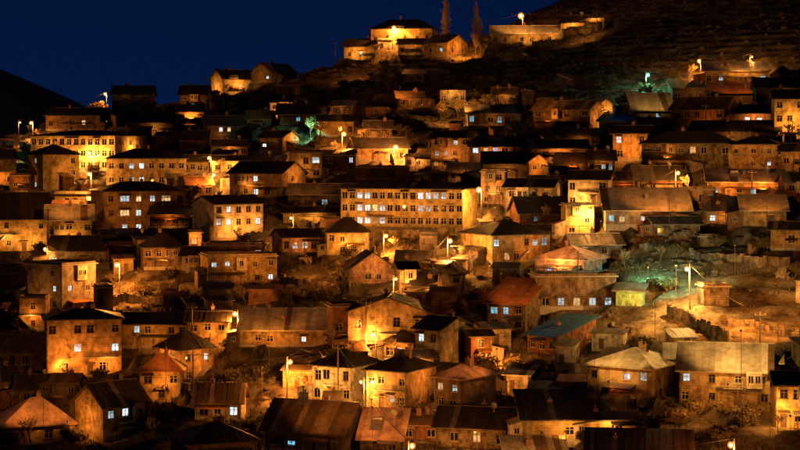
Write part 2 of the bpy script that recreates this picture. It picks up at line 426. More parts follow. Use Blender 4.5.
def roof_sheets(roof, slopes, mat, rnd, step):
    for (ox, oy, oz, zr, pitch, Lg, S, a, b) in slopes:
        n = max(2, int(round(Lg/step))); cw = Lg/n
        M0 = Matrix.Translation((ox, oy, oz)) @ Matrix.Rotation(zr, 4, 'Z') @ Matrix.Rotation(pitch, 4, 'X')
        def top(u):
            if u < a: return S*u/a if a > 1e-6 else S
            if u > b: return S*(Lg-u)/(Lg-b) if Lg-b > 1e-6 else S
            return S
        for i in range(n):
            u0, u1 = i*cw, (i+1)*cw
            if max(top(u0), top(u1)) < 0.5: continue
            full = a < 1e-6 and Lg-b < 1e-6
            key = (round(cw, 3), round(S, 3), mat.name) if full else None
            if key and key in _sheet_cache: me = _sheet_cache[key]
            else:
                e = 0.012
                pts = [(e, -0.03), (cw-e, -0.03), (cw-e, top(u1))]
                for k in (b, a):
                    if u0 < k < u1: pts.append((k-u0, S))
                pts.append((e, top(u0)))
                P2 = []
                for p in pts:
                    if not P2 or (abs(p[0]-P2[-1][0])+abs(p[1]-P2[-1][1])) > 0.02: P2.append(p)
                if len(P2) < 3: continue
                mb = MB(); mb.prism([(x, y, 0.004) for x, y in P2], [(x, y, 0.03) for x, y in P2])
                for k in range(1, 4):
                    x = cw*k/4; yt = top(u0+x)-0.1
                    if yt > 0.4: mb.box(x-0.05, x+0.05, 0, yt, 0.03, 0.065)
                yt = min(top(u0), top(u0+0.1))-0.05
                if yt > 0.4: mb.box(0.0, 0.07, -0.02, yt, 0.03, 0.095)
                me = mb.mesh('roof_sheet', mat)
                if key: _sheet_cache[key] = me
            if key:
                q = rnd.random()
                if mat.name == 'roof_brown' and q < .30: me = sheet_like(me, ROOF['tan'])
                elif mat.name == 'roof_pale' and q < .08: me = sheet_like(me, ROOF['brown'])
                elif mat.name == 'roof_dark' and q < .07: me = sheet_like(me, ROOF['grey'])
            o = link('roof_sheet', me, roof)
            o.matrix_local = M0 @ Matrix.Translation((u0, rnd.uniform(-0.05, 0.0), rnd.uniform(0, 0.025)))

def chimney(roof, x, y, z0, z1, rnd):
    w = rnd.uniform(0.28, 0.4); b = MB()
    b.box(x-w, x+w, y-w, y+w, z0, z1); b.box(x-w-0.08, x+w+0.08, y-w-0.08, y+w+0.08, z1+0.003, z1+0.12)
    b.tube((x, y, z1+0.12), (x, y, z1+0.5), 0.13, 0.11, 6)
    b.build('chimney', M_BRICKC, roof)

def H(key, label, xs, ye, yb, yr, roof='gx', F=(), S=(), wall='ochre', rm='dark', a=None, side='R', depth=None,
      name='house', cat='house', wsc=1.0, balcony=None, chim=1, dish=False, patch=None, over=0.65, tank=False):
    rnd = random.Random(key)
    wsc *= rnd.uniform(.82, 1.12) if cat == 'house' else 1.0
    if name == 'house' and roof in ('gx', 'hip', 'gy', 'shed') and not dish: dish = rnd.random() < 0.2
    if chim == 1 and rnd.random() < 0.35: chim = 2
    if len(xs) == 2:
        xn = (xs[0]+xs[1])/2; yaw = math.radians(a if a is not None else rnd.uniform(4, 17)*rnd.choice((-1, 1)))
    else:
        xn = xs[1]; yaw = math.radians(a if a is not None else 26) * (-1 if side == 'R' else 1)
    D = hit(xn, yb); s = D/F_PX; dx, dz = ray(xn, yb)
    P = Vector((dx*D, D, 0)); zb = dz*D
    th = yaw - math.atan(dx)
    if len(xs) == 2:
        w = (xs[1]-xs[0])*s/math.cos(yaw); d = depth or min(10.0, max(5.0, w*0.85)); loc = Vector((0, -d/2, 0))
    else:
        fpx, spx = (xs[1]-xs[0], xs[2]-xs[1]) if side == 'R' else (xs[2]-xs[1], xs[1]-xs[0])
        w = fpx*s/math.cos(yaw); d = depth or spx*s/abs(math.sin(yaw))
        loc = Vector((w/2 if side == 'R' else -w/2, -d/2, 0))
    C = P - Matrix.Rotation(th, 3, 'Z') @ loc
    hm = (yb-ye)*s
    PADS.append((C.x, C.y, th, w, d, zb, 2.6))
    root = link(name, None); root.location = (C.x, C.y, zb); root.rotation_euler = (0, 0, th)
    root.empty_display_size = 1.0
    tag(root, label, cat)
    k = -(zb+hm)/D; vis = (ye-yr)*s
    half = {'gx': d/2, 'hip': d/2, 'shed': d, 'gy': w/2}.get(roof, 0)
    rise = vis - (0 if roof == 'gy' else half*k)
    if half: rise = min(max(rise, 0.16*half), 0.75*half)
    hw, hd = w/2, d/2
    # ---- walls
    mb = MB(); Z0 = -0.8
    faces = {'F': (Vector((-hw, -hd, 0)), Vector((1, 0, 0)), Vector((0, -1, 0)), w, 0.0),
             'R': (Vector((hw, -hd, 0)), Vector((0, 1, 0)), Vector((1, 0, 0)), d, math.pi/2),
             'L': (Vector((-hw, hd, 0)), Vector((0, -1, 0)), Vector((-1, 0, 0)), d, -math.pi/2),
             'B': (Vector((hw, hd, 0)), Vector((-1, 0, 0)), Vector((0, 1, 0)), w, math.pi)}
    vs = side if len(xs) == 3 else ('R' if xn < 400 else 'L')
    rowsof = {'F': list(F), vs: list(S)}
    opens = []
    for f, (p, u, n, W, rz) in faces.items():
        hs = place_rows(rowsof.get(f, []), W, hm, wsc, None if cat in ('building', 'school') else rnd)
        htop = hm + rise if (roof == 'shed' and f == 'B') else hm
        wall_face(mb, p, u, n, W, htop, hs, Z0)
        opens += [(f, h) for h in hs]
    if roof == 'gx':
        for sx in (-1, 1): mb.poly([(sx*hw, -hd, hm), (sx*hw, hd, hm), (sx*hw, 0, hm+rise)])
    elif roof == 'gy':
        for sy in (-1, 1): mb.poly([(-hw, sy*hd, hm), (hw, sy*hd, hm), (0, sy*hd, hm+rise)])
    elif roof == 'shed':
        for sx in (-1, 1): mb.poly([(sx*hw, -hd, hm), (sx*hw, hd, hm), (sx*hw, hd, hm+rise)])
    wmat = WALL[wall]
    wo_ = mb.build('wall', wmat, root)
    # ---- windows and doors
    for f, (u0, u1, v0, v1, ch) in opens:
        p, u, n, W, rz = faces[f]; pos = p + u*((u0+u1)/2) - n*0.13; pos.z = v0
        ww, hh = u1-u0, v1-v0
        if ch in 'dD':
            dm, fm = door_meshes(ww, hh)
            o = link('door', dm, root); o.location = pos; o.rotation_euler = (0, 0, rz); link('door_frame', fm, o)
            continue
        st = rnd.choice(['cross', 'cross', 'single', 'wood'])
        fm = win_meshes(ww, hh, st)[0]
        o = link('window', fm, root); o.location = pos; o.rotation_euler = (0, 0, rz)
        link('pane', pane_mesh(ww, hh, st, LIT.get(ch, M_GLASS)), o)
        if ch in LIT:
            wp = C + Matrix.Rotation(th, 3, 'Z') @ Vector((pos.x, pos.y, 0)); LITPOS.append((HX+F_PX*wp.x/wp.y, HY-F_PX*(zb+v0+hh/2)/wp.y, wp.y, 0))
    # ---- roof
    ov = over; rmat = ROOF[rm]; slopes = []; T = 0.16
    rb = MB()
    if roof == 'gx':
        p = math.atan2(rise, hd); zl = hm - ov*math.tan(p)
        for sy in (-1, 1):
            q = [(-hw-ov, sy*(hd+ov), zl), (hw+ov, sy*(hd+ov), zl), (hw+ov, 0, hm+rise), (-hw-ov, 0, hm+rise)]
            if sy > 0: q = [q[1], q[0], q[3], q[2]]
            rb.prism([(x, y, z+0.01) for x, y, z in q], [(x, y, z+T) for x, y, z in q])
        SL = (hd+ov)/math.cos(p)
        slopes.append((-hw-ov, -hd-ov, zl+T, 0.0, p, w+2*ov, SL, 0.0, w+2*ov))
        rb.box(-hw-ov, hw+ov, -0.14, 0.14, hm+rise+T-0.03, hm+rise+T+0.09)
        top = hm+rise
    elif roof == 'gy':
        p = math.atan2(rise, hw); zl = hm - ov*math.tan(p)
        for sx in (-1, 1):
            q = [(sx*(hw+ov), -hd-ov, zl), (sx*(hw+ov), hd+ov, zl), (0, hd+ov, hm+rise), (0, -hd-ov, hm+rise)]
            if sx < 0: q = [q[1], q[0], q[3], q[2]]
            rb.prism([(x, y, z+0.01) for x, y, z in q], [(x, y, z+T) for x, y, z in q])
        SL = (hw+ov)/math.cos(p); LL = d+2*ov
        slopes.append((hw+ov, -hd-ov, zl+T, math.pi/2, p, LL, SL, 0.0, LL))
        slopes.append((-hw-ov, hd+ov, zl+T, -math.pi/2, p, LL, SL, 0.0, LL))
        top = hm+rise
    elif roof == 'shed':
        p = math.atan2(rise, d); zl = hm - ov*math.tan(p); zh = hm + rise + ov*math.tan(p)
        q = [(-hw-ov, -hd-ov, zl), (hw+ov, -hd-ov, zl), (hw+ov, hd+ov, zh), (-hw-ov, hd+ov, zh)]
        rb.prism([(x, y, z+0.01) for x, y, z in q], [(x, y, z+T) for x, y, z in q])
        SL = (d+2*ov)/math.cos(p); LL = w+2*ov
        slopes.append((-hw-ov, -hd-ov, zl+T, 0.0, p, LL, SL, 0.0, LL)); top = hm+rise*0.5
    elif roof == 'hip':
        p = math.atan2(rise, hd); z = hm+0.01; W2, D2 = hw+ov, hd+ov; rr = rise*(D2/hd)
        if W2 > D2:
            r = W2-D2; A, B = (-r, 0, z+T+rr), (r, 0, z+T+rr)
        else:
            r = 0; A = B = (0, 0, z+T+rr)
        e0 = [(-W2, -D2, z), (W2, -D2, z), (W2, D2, z), (-W2, D2, z)]; e1 = [(x, y, z+T) for x, y, z in e0]
        rb.poly(list(reversed(e0)))
        for i in range(4): rb.quad(e0[i], e0[(i+1) % 4], e1[(i+1) % 4], e1[i])
        if r > 0:
            rb.quad(e1[0], e1[1], B, A); rb.quad(e1[2], e1[3], A, B); rb.poly([e1[1], e1[2], B]); rb.poly([e1[3], e1[0], A])
        else:
            for i in range(4): rb.poly([e1[i], e1[(i+1) % 4], A])
        pf = math.atan2(rr, D2); ps = math.atan2(rr, W2-r)
        slopes.append((-W2, -D2, z+T, 0.0, pf, 2*W2, math.hypot(D2, rr), W2-r, W2+r))
        if len(xs) == 3:
            if side == 'R': slopes.append((W2, -D2, z+T, math.pi/2, ps, 2*D2, math.hypot(W2-r, rr), D2, D2))
            else: slopes.append((-W2, D2, z+T, -math.pi/2, ps, 2*D2, math.hypot(W2-r, rr), D2, D2))
        top = hm+rr
    elif roof == 'flat':
        rb.box(-hw-0.35, hw+0.35, -hd-0.35, hd+0.35, hm+0.004, hm+0.22)
        top = hm+0.2
    if roof != 'none':
        ro = rb.build('roof', rmat if roof != 'flat' else [M_CONC], root)
        if roof == 'flat':
            pb = MB(); t = 0.2; z0, z1 = hm+0.224, hm+0.62
            pb.box(-hw, hw, -hd, -hd+t, z0, z1); pb.box(-hw, hw, hd-t, hd, z0, z1)
            pb.box(-hw, -hw+t, -hd+t, hd-t, z0, z1); pb.box(hw-t, hw, -hd+t, hd-t, z0, z1)
            pb.build('parapet', wmat, ro)
        if slopes and D < 470: roof_sheets(ro, slopes, rmat, rnd, 0.95 if D < 330 else 1.7)
        for c in range(chim):
            x = rnd.uniform(-0.6, 0.6)*hw; y = rnd.uniform(-0.1, 0.5)*hd
            if roof == 'hip': x *= 0.6; y *= 0.4
            chimney(ro, x, y, hm+0.1, top + rnd.uniform(0.5, 1.0), rnd)
        if tank:
            tb = MB(); x, y, z = -hw*0.3, 0.0, top
            tb.tube((x-0.8, y, z+0.9), (x+0.8, y, z+0.9), 0.38, 0.38, 10)
            for sx in (-0.6, 0.6): tb.box(x+sx-0.04, x+sx+0.04, y-0.3, y+0.3, z-0.6, z+0.6)
            tb.prism([(x-0.9, y-1.6, z-0.5), (x+0.9, y-1.6, z-0.5), (x+0.9, y-0.3, z+0.5), (x-0.9, y-0.3, z+0.5)],
                     [(x-0.9, y-1.62, z-0.42), (x+0.9, y-1.62, z-0.42), (x+0.9, y-0.32, z+0.58), (x-0.9, y-0.32, z+0.58)])
            tb.build('solar_water_heater', M_TANK, ro)
        if dish:
            db = MB(); x, y, z = hw*0.55, -hd*0.3, hm+rise*0.7+0.1 if half else hm+0.2
            db.tube((x, y, z-0.3), (x, y, z+1.1), 0.04, 0.04, 5)
            c = Vector((x, y-0.1, z+1.2)); n = Vector((0.4, -0.8, 0.45)).normalized(); uu = n.orthogonal().normalized(); vv = n.cross(uu)
            ring = [c + (uu*math.cos(t_)+vv*math.sin(t_))*0.5 for t_ in [2*math.pi*i/12 for i in range(12)]]
            for i in range(12): db.poly([ring[i], ring[(i+1) % 12], c-n*0.14])
            db.build('satellite_dish', M_DISH, root)
    else:
        top = hm
    if len(F) > 1 and hm > 5 and roof != 'none':
        cb = MB()
        for i in range(1, len(F)):
            z = hm*i/len(F); cb.box(-hw-0.05, hw+0.05, -hd-0.07, -hd-0.003, z-0.09, z+0.05)
        cb.build('floor_band', wmat, root)
    if balcony:
        for (u0, u1, fl) in balcony:
            z = hm*fl/max(1, len(F)); x0, x1 = -hw+w*u0, -hw+w*u1; b = MB()
            b.box(x0, x1, -hd-1.2, -hd-0.01, z-0.06, z+0.10)
            bo = b.build('balcony', M_CONC, root); r_ = MB()
            r_.box(x0, x1, -hd-1.2, -hd-1.14, z+0.95, z+1.0)
            nb = max(4, int((x1-x0)/0.3))
            for i in range(nb+1):
                xx = x0+0.03+(x1-x0-0.06)*i/nb; r_.box(xx-0.02, xx+0.02, -hd-1.18, -hd-1.15, z+0.1, z+0.95)
            r_.build('railing', M_METAL, bo)
    if cat == 'house': accrete(root, random.Random(key+'x'), w, d, hm, opens, wmat, rmat, len(F), vs, balcony)
    # ---- weathered extras: plinth, downpipe, awning, dish, washing line frame
    if hm > 2.4 and not F[:0] and name != 'shed':
        low = [h for f, h in opens if h[2] < 0.75]
        if not low:
            ph_ = min(0.7, hm*0.15); pb = MB(); e = 0.03
            pb.box(-hw-e, hw+e, -hd-e, -hd-0.003, -0.8, ph_)
            if vs == 'R': pb.box(hw+0.003, hw+e, -hd-0.003, hd, -0.8, ph_)
            else: pb.box(-hw-e, -hw-0.003, -hd-0.003, hd, -0.8, ph_)
            pb.build('plinth', M_CONC, root)
        pp = MB(); sx = rnd.choice((-1, 1))*(hw-0.18)
        pp.tube((sx, -hd-0.09, -0.3), (sx, -hd-0.09, hm-0.25), 0.06, 0.06, 6); pp.tube((sx, -hd-0.09, hm-0.25), (sx, -hd-0.3, hm-0.02), 0.06, 0.06, 6)
        pp.build('downpipe', M_METAL, root)
        for f, (u0, u1, v0, v1, ch) in opens:
            if f == 'F' and (ch in 'dD' or rnd.random() < 0.10):
                ab = MB(); x0, x1 = -hw+u0-0.35, -hw+u1+0.35; z = v1+0.16
                ab.prism([(x0, -hd-1.0, z-0.02), (x1, -hd-1.0, z-0.02), (x1, -hd-0.01, z+0.28), (x0, -hd-0.01, z+0.28)],
                         [(x0, -hd-1.0, z+0.03), (x1, -hd-1.0, z+0.03), (x1, -hd-0.01, z+0.33), (x0, -hd-0.01, z+0.33)])
                for xx in (x0+.06, x1-.06): ab.tube((xx, -hd-0.9, z), (xx, -hd-0.02, z-0.55), .025, .025, 4)
                ab.build('awning', ROOF['brown'], root)
        if hm > 5 and not balcony and rnd.random() < 0.4 and cat == 'house':
            u = rnd.uniform(.05, .5); z = hm/len(F) if F else 3; x0 = -hw+w*u; x1 = min(hw, x0+rnd.uniform(2.2, 4)); b = MB()
            b.box(x0, x1, -hd-1.1, -hd-0.04, z-0.09, z+0.07); bo = b.build('balcony', M_CONC, root); r_ = MB()
            r_.box(x0, x1, -hd-1.1, -hd-1.04, z+0.92, z+0.98)
            nb = max(4, int((x1-x0)/0.22))
            for i in range(nb+1):
                xx = x0+0.03+(x1-x0-0.06)*i/nb; r_.box(xx-0.02, xx+0.02, -hd-1.085, -hd-1.055, z+0.07, z+0.92)
            r_.build('railing', M_METAL, bo)
    HOUSES[key] = dict(root=root, w=w, d=d, h=hm, th=th, C=C, zb=zb, D=D, top=top)
    return root

# ------------------------------------------------------------------ the town, from the crest down
BL = dict(name='apartment_block', cat='building'); SH = dict(name='shed', cat='shed', chim=0)
# crest, left
H('r1', 'dark gabled house alone on the left crest beside an orange lamp', (112, 151), 94, 117, 86, F=['.o..', 'oo.o'], wall='brown', chim=1)
H('r1b', 'low lean-to under the dark house on the left crest', (120, 156), 105, 119, 101, 'shed', F=['.o..'], wall='stone', chim=0)
H('r2', 'long low dark house with one pale window above the school', (46, 100, 115), 115, 131, 108, F=['o.oL.'], S=['W'], wall='brown')
H('sch', 'long three storey school with rows of tall dark windows on yellow walls', (30, 115, 147), 136, 171, 132, 'hip', F=['oooooooooooo']*3, S=['ooo', 'o.L', 'ooo'], wall='yellow', a=28, name='school_building', cat='school', chim=0, wsc=1.15, over=.6)
H('lx', 'orange walled house under the greenish lamp', (-14, 16), 158, 186, 150, F=['oo', 'oo'], wall='orange')
H('ly', 'flat roofed annex between the greenish lamp and the yellow tower house', (10, 29), 176, 193, 172, 'flat', F=['oo'], wall='brick', chim=0)
H('tw', 'tall yellow house with pyramid roof and two lit windows on its side', (28, 43, 79), 155, 191, 146, 'hip', F=['..o', '..o', '..o'], S=['L', 'o', 'L'], side='L', a=24, wall='yellow', **BL)
H('tw2', 'low flat annex below the yellow tower house', (55, 86), 194, 207, 190, 'flat', F=['.oo.'], wall='yellow', chim=0)
H('ba', 'two storey block with eight window bays and hipped roof, paired windows lit', (107, 186), 159, 187, 150, 'hip', F=['ooLLoooo', 'ooLLoooo'], wall='ochre', a=-3, depth=13, chim=2, **BL)
H('bb', 'three storey orange block with many white lit windows, tree at its corner', (94, 104, 187), 192, 235, 183, 'hip', F=['oXLLXo', 'oXLLXo', '.LLLLo'], S=['o', 'o', '.'], side='L', a=14, wall='orange', chim=2, depth=13, **BL)
H('ya', 'bright yellow house with big dark roof and doors onto a lane', (-16, 47), 218, 251, 192, 'gx', F=['oo.o', 'oodo'], wall='yellow', depth=15, a=0)
H('yb', 'bright yellow house with pale roof sheets beside the big dark roof', (47, 92), 219, 251, 205, 'gx', F=['.oo.o', 'd.o..'], wall='yellow', rm='pale', a=0)
H('dk1', 'dim house with a row of small windows right of the long school', (131, 179), 122, 137, 115, F=['oooo.'], wall='grey')
H('r3', 'dark crest house with one small cyan window low on its wall', (180, 207), 94, 110, 85, F=['o..', '.C.'], wall='brown', wsc=.8)
H('r3b', 'orange lit cottage below the dark crest house', (178, 204), 111, 125, 105, F=['..o'], wall='orange')
H('r4', 'bright yellow lit house on the crest with bare shrubs in front', (211, 223, 258), 78, 95, 69, F=['o.LLo'], S=['.'], side='L', a=30, wall='yellow')
H('r5', 'gable fronted crest house with one bright gable window', (251, 272, 298), 72, 83, 61, 'gy', F=['.L'], S=['...'], a=35, wall='ochre')
H('m7', 'pale house with steep lean roof glowing pink orange under the crest', (270, 293), 102, 119, 95, 'shed', F=['oo', '..'], wall='white')
H('m6', 'dark roofed house with one cyan window above the green lit tree', (280, 315), 113, 125, 104, F=['.C.'], wall='ochre')
H('m8', 'dark house with two small bluish lit windows side by side', (207, 243), 125, 144, 116, F=['.LL.', '....'], wall='dark')
H('m5', 'small house with orange lit side wall and glowing side window', (259, 283, 299), 137, 152, 131, F=['L.'], S=['W'], a=38, wall='orange')
H('m5b', 'low dim house behind the hillside lamp at the slope foot', (319, 354), 121, 137, 115, F=['..oo'], wall='ochre')
H('m8b', 'dark cottage over the row of orange windows', (180, 207), 139, 151, 131, F=['.o.'], wall='brick')
H('m8c', 'low house with four small windows in an orange row', (183, 209), 161, 174, 155, F=['oooo'], wall='ochre')
# crest, middle and right
H('t1', 'yellow lit crest house with open porch by a power pole', (344, 378), 46, 61, 39, 'gx', F=['oL.'], wall='yellow', a=-14, depth=8)
H('t2', 'hip roofed crest house behind the lamp, yellow lit', (371, 432), 29, 47, 21, 'hip', F=['ooo.oo'], wall='yellow')
H('t3', 'crest house with cyan window standing between the two poplars and the lamp', (424, 447, 468), 42, 57, 35, F=['oC'], S=['oo'], a=32, wall='ochre')
H('t4', 'long low crest house with pale lit roof under the brightest lamp', (491, 563), 33, 45, 26, 'gx', F=['oo.oo.oo'], wall='yellow', rm='pale', a=0, depth=8)
H('ru', 'roofless ruin with empty window holes among lit trees', (440, 466), 90, 107, 88, 'none', F=['o.oo'], wall='stone', chim=0)
H('n1', 'dark cottage with two tiny cyan windows below the lit ruin', (468, 521), 113, 126, 105, F=['C.oCo.'], wall='stone')
H('n2', 'long dark two storey house with its end wall lit gold', (532, 590, 602), 108, 129, 98, F=['o.oo.o', '.o..o.'], S=['..', '..'], a=35, wall='brown', rm='brown')
H('n3', 'narrow gold gable beside the dark two storey house', (600, 613), 104, 120, 97, 'gy', F=['o'], wall='yellow', a=-10, depth=6)
H('n4', 'low shed with bluish roof below the gold gable', (599, 628), 121, 131, 115, 'shed', F=['...'], wall='dark', rm='blue', **SH)
# upper right
H('u1', 'house with bright lit lean roof and two lit windows, highest on the right slope', (705, 768), 71, 85, 63, 'shed', F=['oL..oC'], wall='yellow', rm='pale', a=4)
H('u2', 'low dark house below the orange lamp pole on the right slope', (673, 716), 88, 101, 81, 'shed', F=['o.oo'], wall='dark', rm='brown', a=8)
H('u3', 'small house with pale greenish roof slope under the green lamp', (634, 674), 110, 121, 94, 'shed', F=['..C.'], wall='dark', rm='pale', a=10)
H('u4', 'house with rusty lit lean roof on the upper right slope', (714, 762), 93, 105, 83, 'shed', F=['....'], wall='dark', rm='rust', a=10)
H('u5', 'dark house with one square cyan window on the upper right slope', (757, 815), 87, 109, 78, F=['.C..', '....'], wall='dark', a=6)
H('u6', 'small orange hut with gable at the right end of the upper slope', (772, 793), 74, 84, 65, 'gy', F=['..'], wall='orange', chim=0)
H('u7', 'brick house with three dark upper windows on the right slope', (671, 724, 738), 108, 133, 97, F=['ooo.o', '..o..'], S=['.', '.'], wall='brick', rm='brown')
H('u8', 'pink orange cottage with two white lit windows on the right slope', (729, 776), 113, 127, 105, F=['.LL.'], wall='pink')
H('u9', 'tall bright gold house with many windows at the right', (775, 815), 98, 139, 90, F=['o.oo', 'oo.o', 'o.oo'], wall='yellow', a=6, **BL)
H('v1', 'long dark house with hipped dark roof and one warm window on the right slope', (642, 731), 144, 169, 133, 'hip', F=['oo.oWo.o', 'o......o'], wall='stone')
H('v2', 'low dark roofed house behind the ochre hip roofed house', (690, 777), 131, 143, 121, F=['......'], wall='grey')
H('v3', 'ochre house with hip roof and three upper windows above the lit lean roof', (729, 777), 145, 169, 138, 'hip', F=['ooo', '.oL'], wall='ochre')
H('v4', 'ochre house with one square window at the right edge of town', (781, 815), 151, 171, 144, F=['oo.'], wall='ochre')
H('v5', 'orange walled house with lit lean roof, porch and two bright windows', (709, 785), 182, 199, 170, 'shed', F=['L.oL.d'], wall='orange', rm='pale', a=3, tank=True)
H('v6', 'dark two window house right of the lit porch house', (786, 815), 181, 206, 173, F=['oo', '..'], wall='brick')
H('v7', 'small house with two bluish lit windows under a brown sheet roof', (707, 742), 211, 224, 198, 'shed', F=['L.L'], wall='ochre', rm='brown', a=4)
H('v8', 'small house with pale lit roof terrace and dark door', (743, 786), 210, 227, 196, 'shed', F=['..d.'], wall='ochre', rm='pale', a=4)
H('v9', 'ochre hut on the dark rubble slope at the right', (771, 800), 229, 251, 222, F=['.o'], wall='ochre')
H('v10', 'tiny hut with lit end on the dark rubble slope', (700, 719), 237, 247, 233, 'flat', F=['..'], wall='brown', **SH)
H('w1', 'low ochre house with dark roof beside the yellow lamp', (637, 682), 179, 193, 166, F=['oo.o'], wall='ochre')
H('w2', 'flat roofed porch house right of the yellow lamp', (682, 714), 190, 206, 186, 'flat', F=['d.oC'], wall='ochre', chim=0)
H('w3', 'house with long pale striped roof and three bluish windows under its eave', (606, 690), 210, 227, 189, 'shed', F=['CL.L..B.'], wall='grey', rm='pale', a=5)
H('w4', 'orange lit house with white window below the gold gable', (613, 648), 133, 161, 126, F=['L.o', 'o..'], wall='orange', a=-12)
H('w5', 'cottage with twin white lit windows behind bare trees', (588, 613), 159, 174, 149, F=['o.LL'], wall='ochre')
H('w6', 'low pinkish house with dark windows in the middle of the slope', (531, 588), 148, 163, 140, F=['oo.Wo.'], wall='pink')
H('w7', 'small house with pitched roof and three dark windows', (556, 590), 164, 176, 151, F=['ooo'], wall='pink', rm='brown')
# centre
H('c1', 'long three storey yellow building with sixteen window bays and lit end wall', (338, 463, 481), 190, 228, 184, 'hip', wall='yellow', a=17, depth=13, chim=3,
  F=['ooLLooooooLLLLoo', 'ooLLLLooooLLoooo', 'ooLLLLoooooooooo'], S=['.', '.', '.'], over=.45, **BL)
H('c2', 'narrow three storey house with orange lit front and white upper window', (431, 470, 480), 137, 169, 131, F=['ooLo', 'LLo.', 'Woo.'], S=['.', '.', '.'], wall='orange')
H('c3', 'pink walled house with a bright blue window', (470, 531), 146, 166, 137, F=['LLBoo.', '.o.o..'], wall='pink')
H('c4', 'house with long dark roof joining a lit gable', (483, 529), 163, 179, 152, F=['.o..'], wall='grey', a=0)
H('c4g', 'orange lit gable house with two arched dark windows', (529, 548), 162, 181, 152, 'gy', F=['oo', '..'], wall='orange', a=0)
H('c4b', 'tall narrow pinkish house beside the end of the long yellow building', (481, 505), 172, 204, 168, 'flat', F=['oo', 'oo', 'o.'], wall='pink', chim=0)
H('c5', 'small pale orange house with two windows right of the slope lamp', (405, 431), 156, 168, 151, 'flat', F=['oo.'], wall='white', chim=0)
H('c5b', 'low house with arched pale roof under the slope lamp', (357, 408), 148, 161, 138, F=['...o'], wall='orange', rm='grey')
H('c5c', 'dark walled terrace house below the slope lamp', (356, 404), 168, 180, 165, 'flat', F=['....o.'], wall='brick', chim=0)
H('c6', 'pale lit house with doors and small windows in the crowded middle', (505, 552), 187, 215, 179, F=['o.oo', 'oodo'], wall='white')
H('c7', 'bright cream house with side windows and a balcony lit from below', (568, 608), 179, 206, 171, F=['o..o', 'o.do'], wall='white', balcony=[(.3, .75, 1)])
H('c12', 'house with wide dark roof and one cyan window', (520, 566), 212, 225, 197, F=['.oC....'], wall='brick')
H('c13', 'bright yellow narrow house right under a street lamp', (566, 594), 206, 235, 200, 'flat', F=['o.', '.o', 'o.'], wall='yellow', chim=0)
H('c14', 'low hut with pale roof above the pink roofed house', (574, 622), 244, 257, 234, F=['..o.'], wall='grey', rm='pale')
# left middle
H('m1', 'white lit house with rows of windows and a dark left wing', (187, 214, 264), 204, 241, 196, F=['oLooo', 'LLooL', '.....'], S=['..', '..', '..'], side='L', a=33, wall='white', depth=9, **BL)
H('m2', 'house with long dark roof and pink gable end, double window lit', (229, 282, 306), 173, 198, 162, F=['.oL..', '.oLo.'], S=['o', '.'], a=30, wall='ochre')
H('m3', 'long low yellow lit house with two small windows behind the pink gable', (212, 283), 161, 173, 156, F=['oo....'], wall='yellow')
H('m4', 'flat roofed house with wide bright bluish window', (290, 322), 154, 179, 150, 'flat', F=['.oX', '.oo'], wall='ochre', chim=0)
H('m4b', 'dim flat house with glazed veranda right of the wide bright window', (322, 356), 156, 174, 152, 'flat', F=['O.L', '...'], wall='dark', chim=0)
H('m9', 'dark house with pale roof edge and single cyan window', (288, 352), 194, 208, 184, F=['....C...'], wall='dark', rm='grey')
H('m10', 'low wall like house with small lamp below the cyan window', (283, 336), 213, 223, 207, F=['.....'], wall='yellow')
H('m11', 'yellow house with dark hipped roof in front of the long yellow building', (327, 369), 233, 255, 220, 'hip', F=['oo.W', '.ooW'], wall='yellow', a=4)
H('m11w', 'pinkish wing with lit square windows left of the dark hipped roof', (282, 327), 237, 252, 229, F=['oLLoo'], wall='pink')
H('m12', 'flat white roofed house with two rows of lit windows', (208, 277), 257, 284, 253, 'flat', F=['LL.oo', '...oL'], wall='ochre', chim=0)
H('m12u', 'dark upper house rising behind the flat white roof', (203, 262), 246, 261, 241, 'flat', F=['.L..oL'], wall='brick', chim=0)
H('m13', 'dark hip roofed house with a row of dim windows near the bright orange lamp', (144, 183), 248, 270, 231, 'hip', F=['ooo.', '....'], wall='brown')
H('m13b', 'small dim cottage left of the flat white roof', (182, 207), 255, 278, 247, F=['oo', '..'], wall='grey')
H('m14', 'small lit cube house with one glowing window', (189, 202), 233, 248, 230, 'flat', F=['W'], wall='orange', chim=0)
H('m15', 'dark roofed house with pinkish gable', (350, 396), 269, 283, 253, 'gy', F=['.oo.'], wall='pink', depth=9)
H('m16a', 'little house with pitched dark roof below the tall yellow lamp', (397, 427), 261, 273, 251, F=['Lo.'], wall='orange')
H('m16d', 'bright yellow narrow house wall below the small lamp', (400, 417), 269, 297, 262, F=['.o', 'o.'], wall='yellow', a=12)
H('m16c', 'ochre gable house behind the dark lean-to roof', (438, 462), 273, 297, 264, 'gy', F=['.o', '..'], wall='stone', chim=0, depth=7)
H('m16b', 'orange walled house with wide dark lean-to roof', (412, 450), 286, 299, 271, 'shed', F=['....'], wall='orange', a=-5)
H('m17', 'large hip roofed house with lit windows behind a bare tree', (460, 492, 551), 236, 265, 222, 'hip', F=['L..oLC', '.Wo..o'], S=['...', '...'], side='L', a=30, wall='ochre', chim=2)
H('m18', 'house with pink hipped roof and pink lit front', (534, 585, 607), 261, 279, 248, 'hip', F=['.BLWo'], S=['.C'], a=24, wall='pink', rm='pink')
H('m19', 'flat fronted house with plain upper band and four lit windows in a row', (538, 616), 277, 310, 273, 'flat', F=['.....', 'oLLLL'], wall='brown', chim=0, depth=8, **BL)
H('m19g', 'small greenish yellow lit shed beside the four lit windows', (616, 641), 291, 306, 285, 'shed', F=['..'], wall='green', rm='grey', a=-8, **SH)
H('m20', 'dark house with rusty orange lit roof and two cyan windows', (487, 525, 541), 304, 332, 280, 'shed', F=['CCo', 'o.o'], S=['.', '.'], a=24, wall='brown', rm='rust', depth=9)
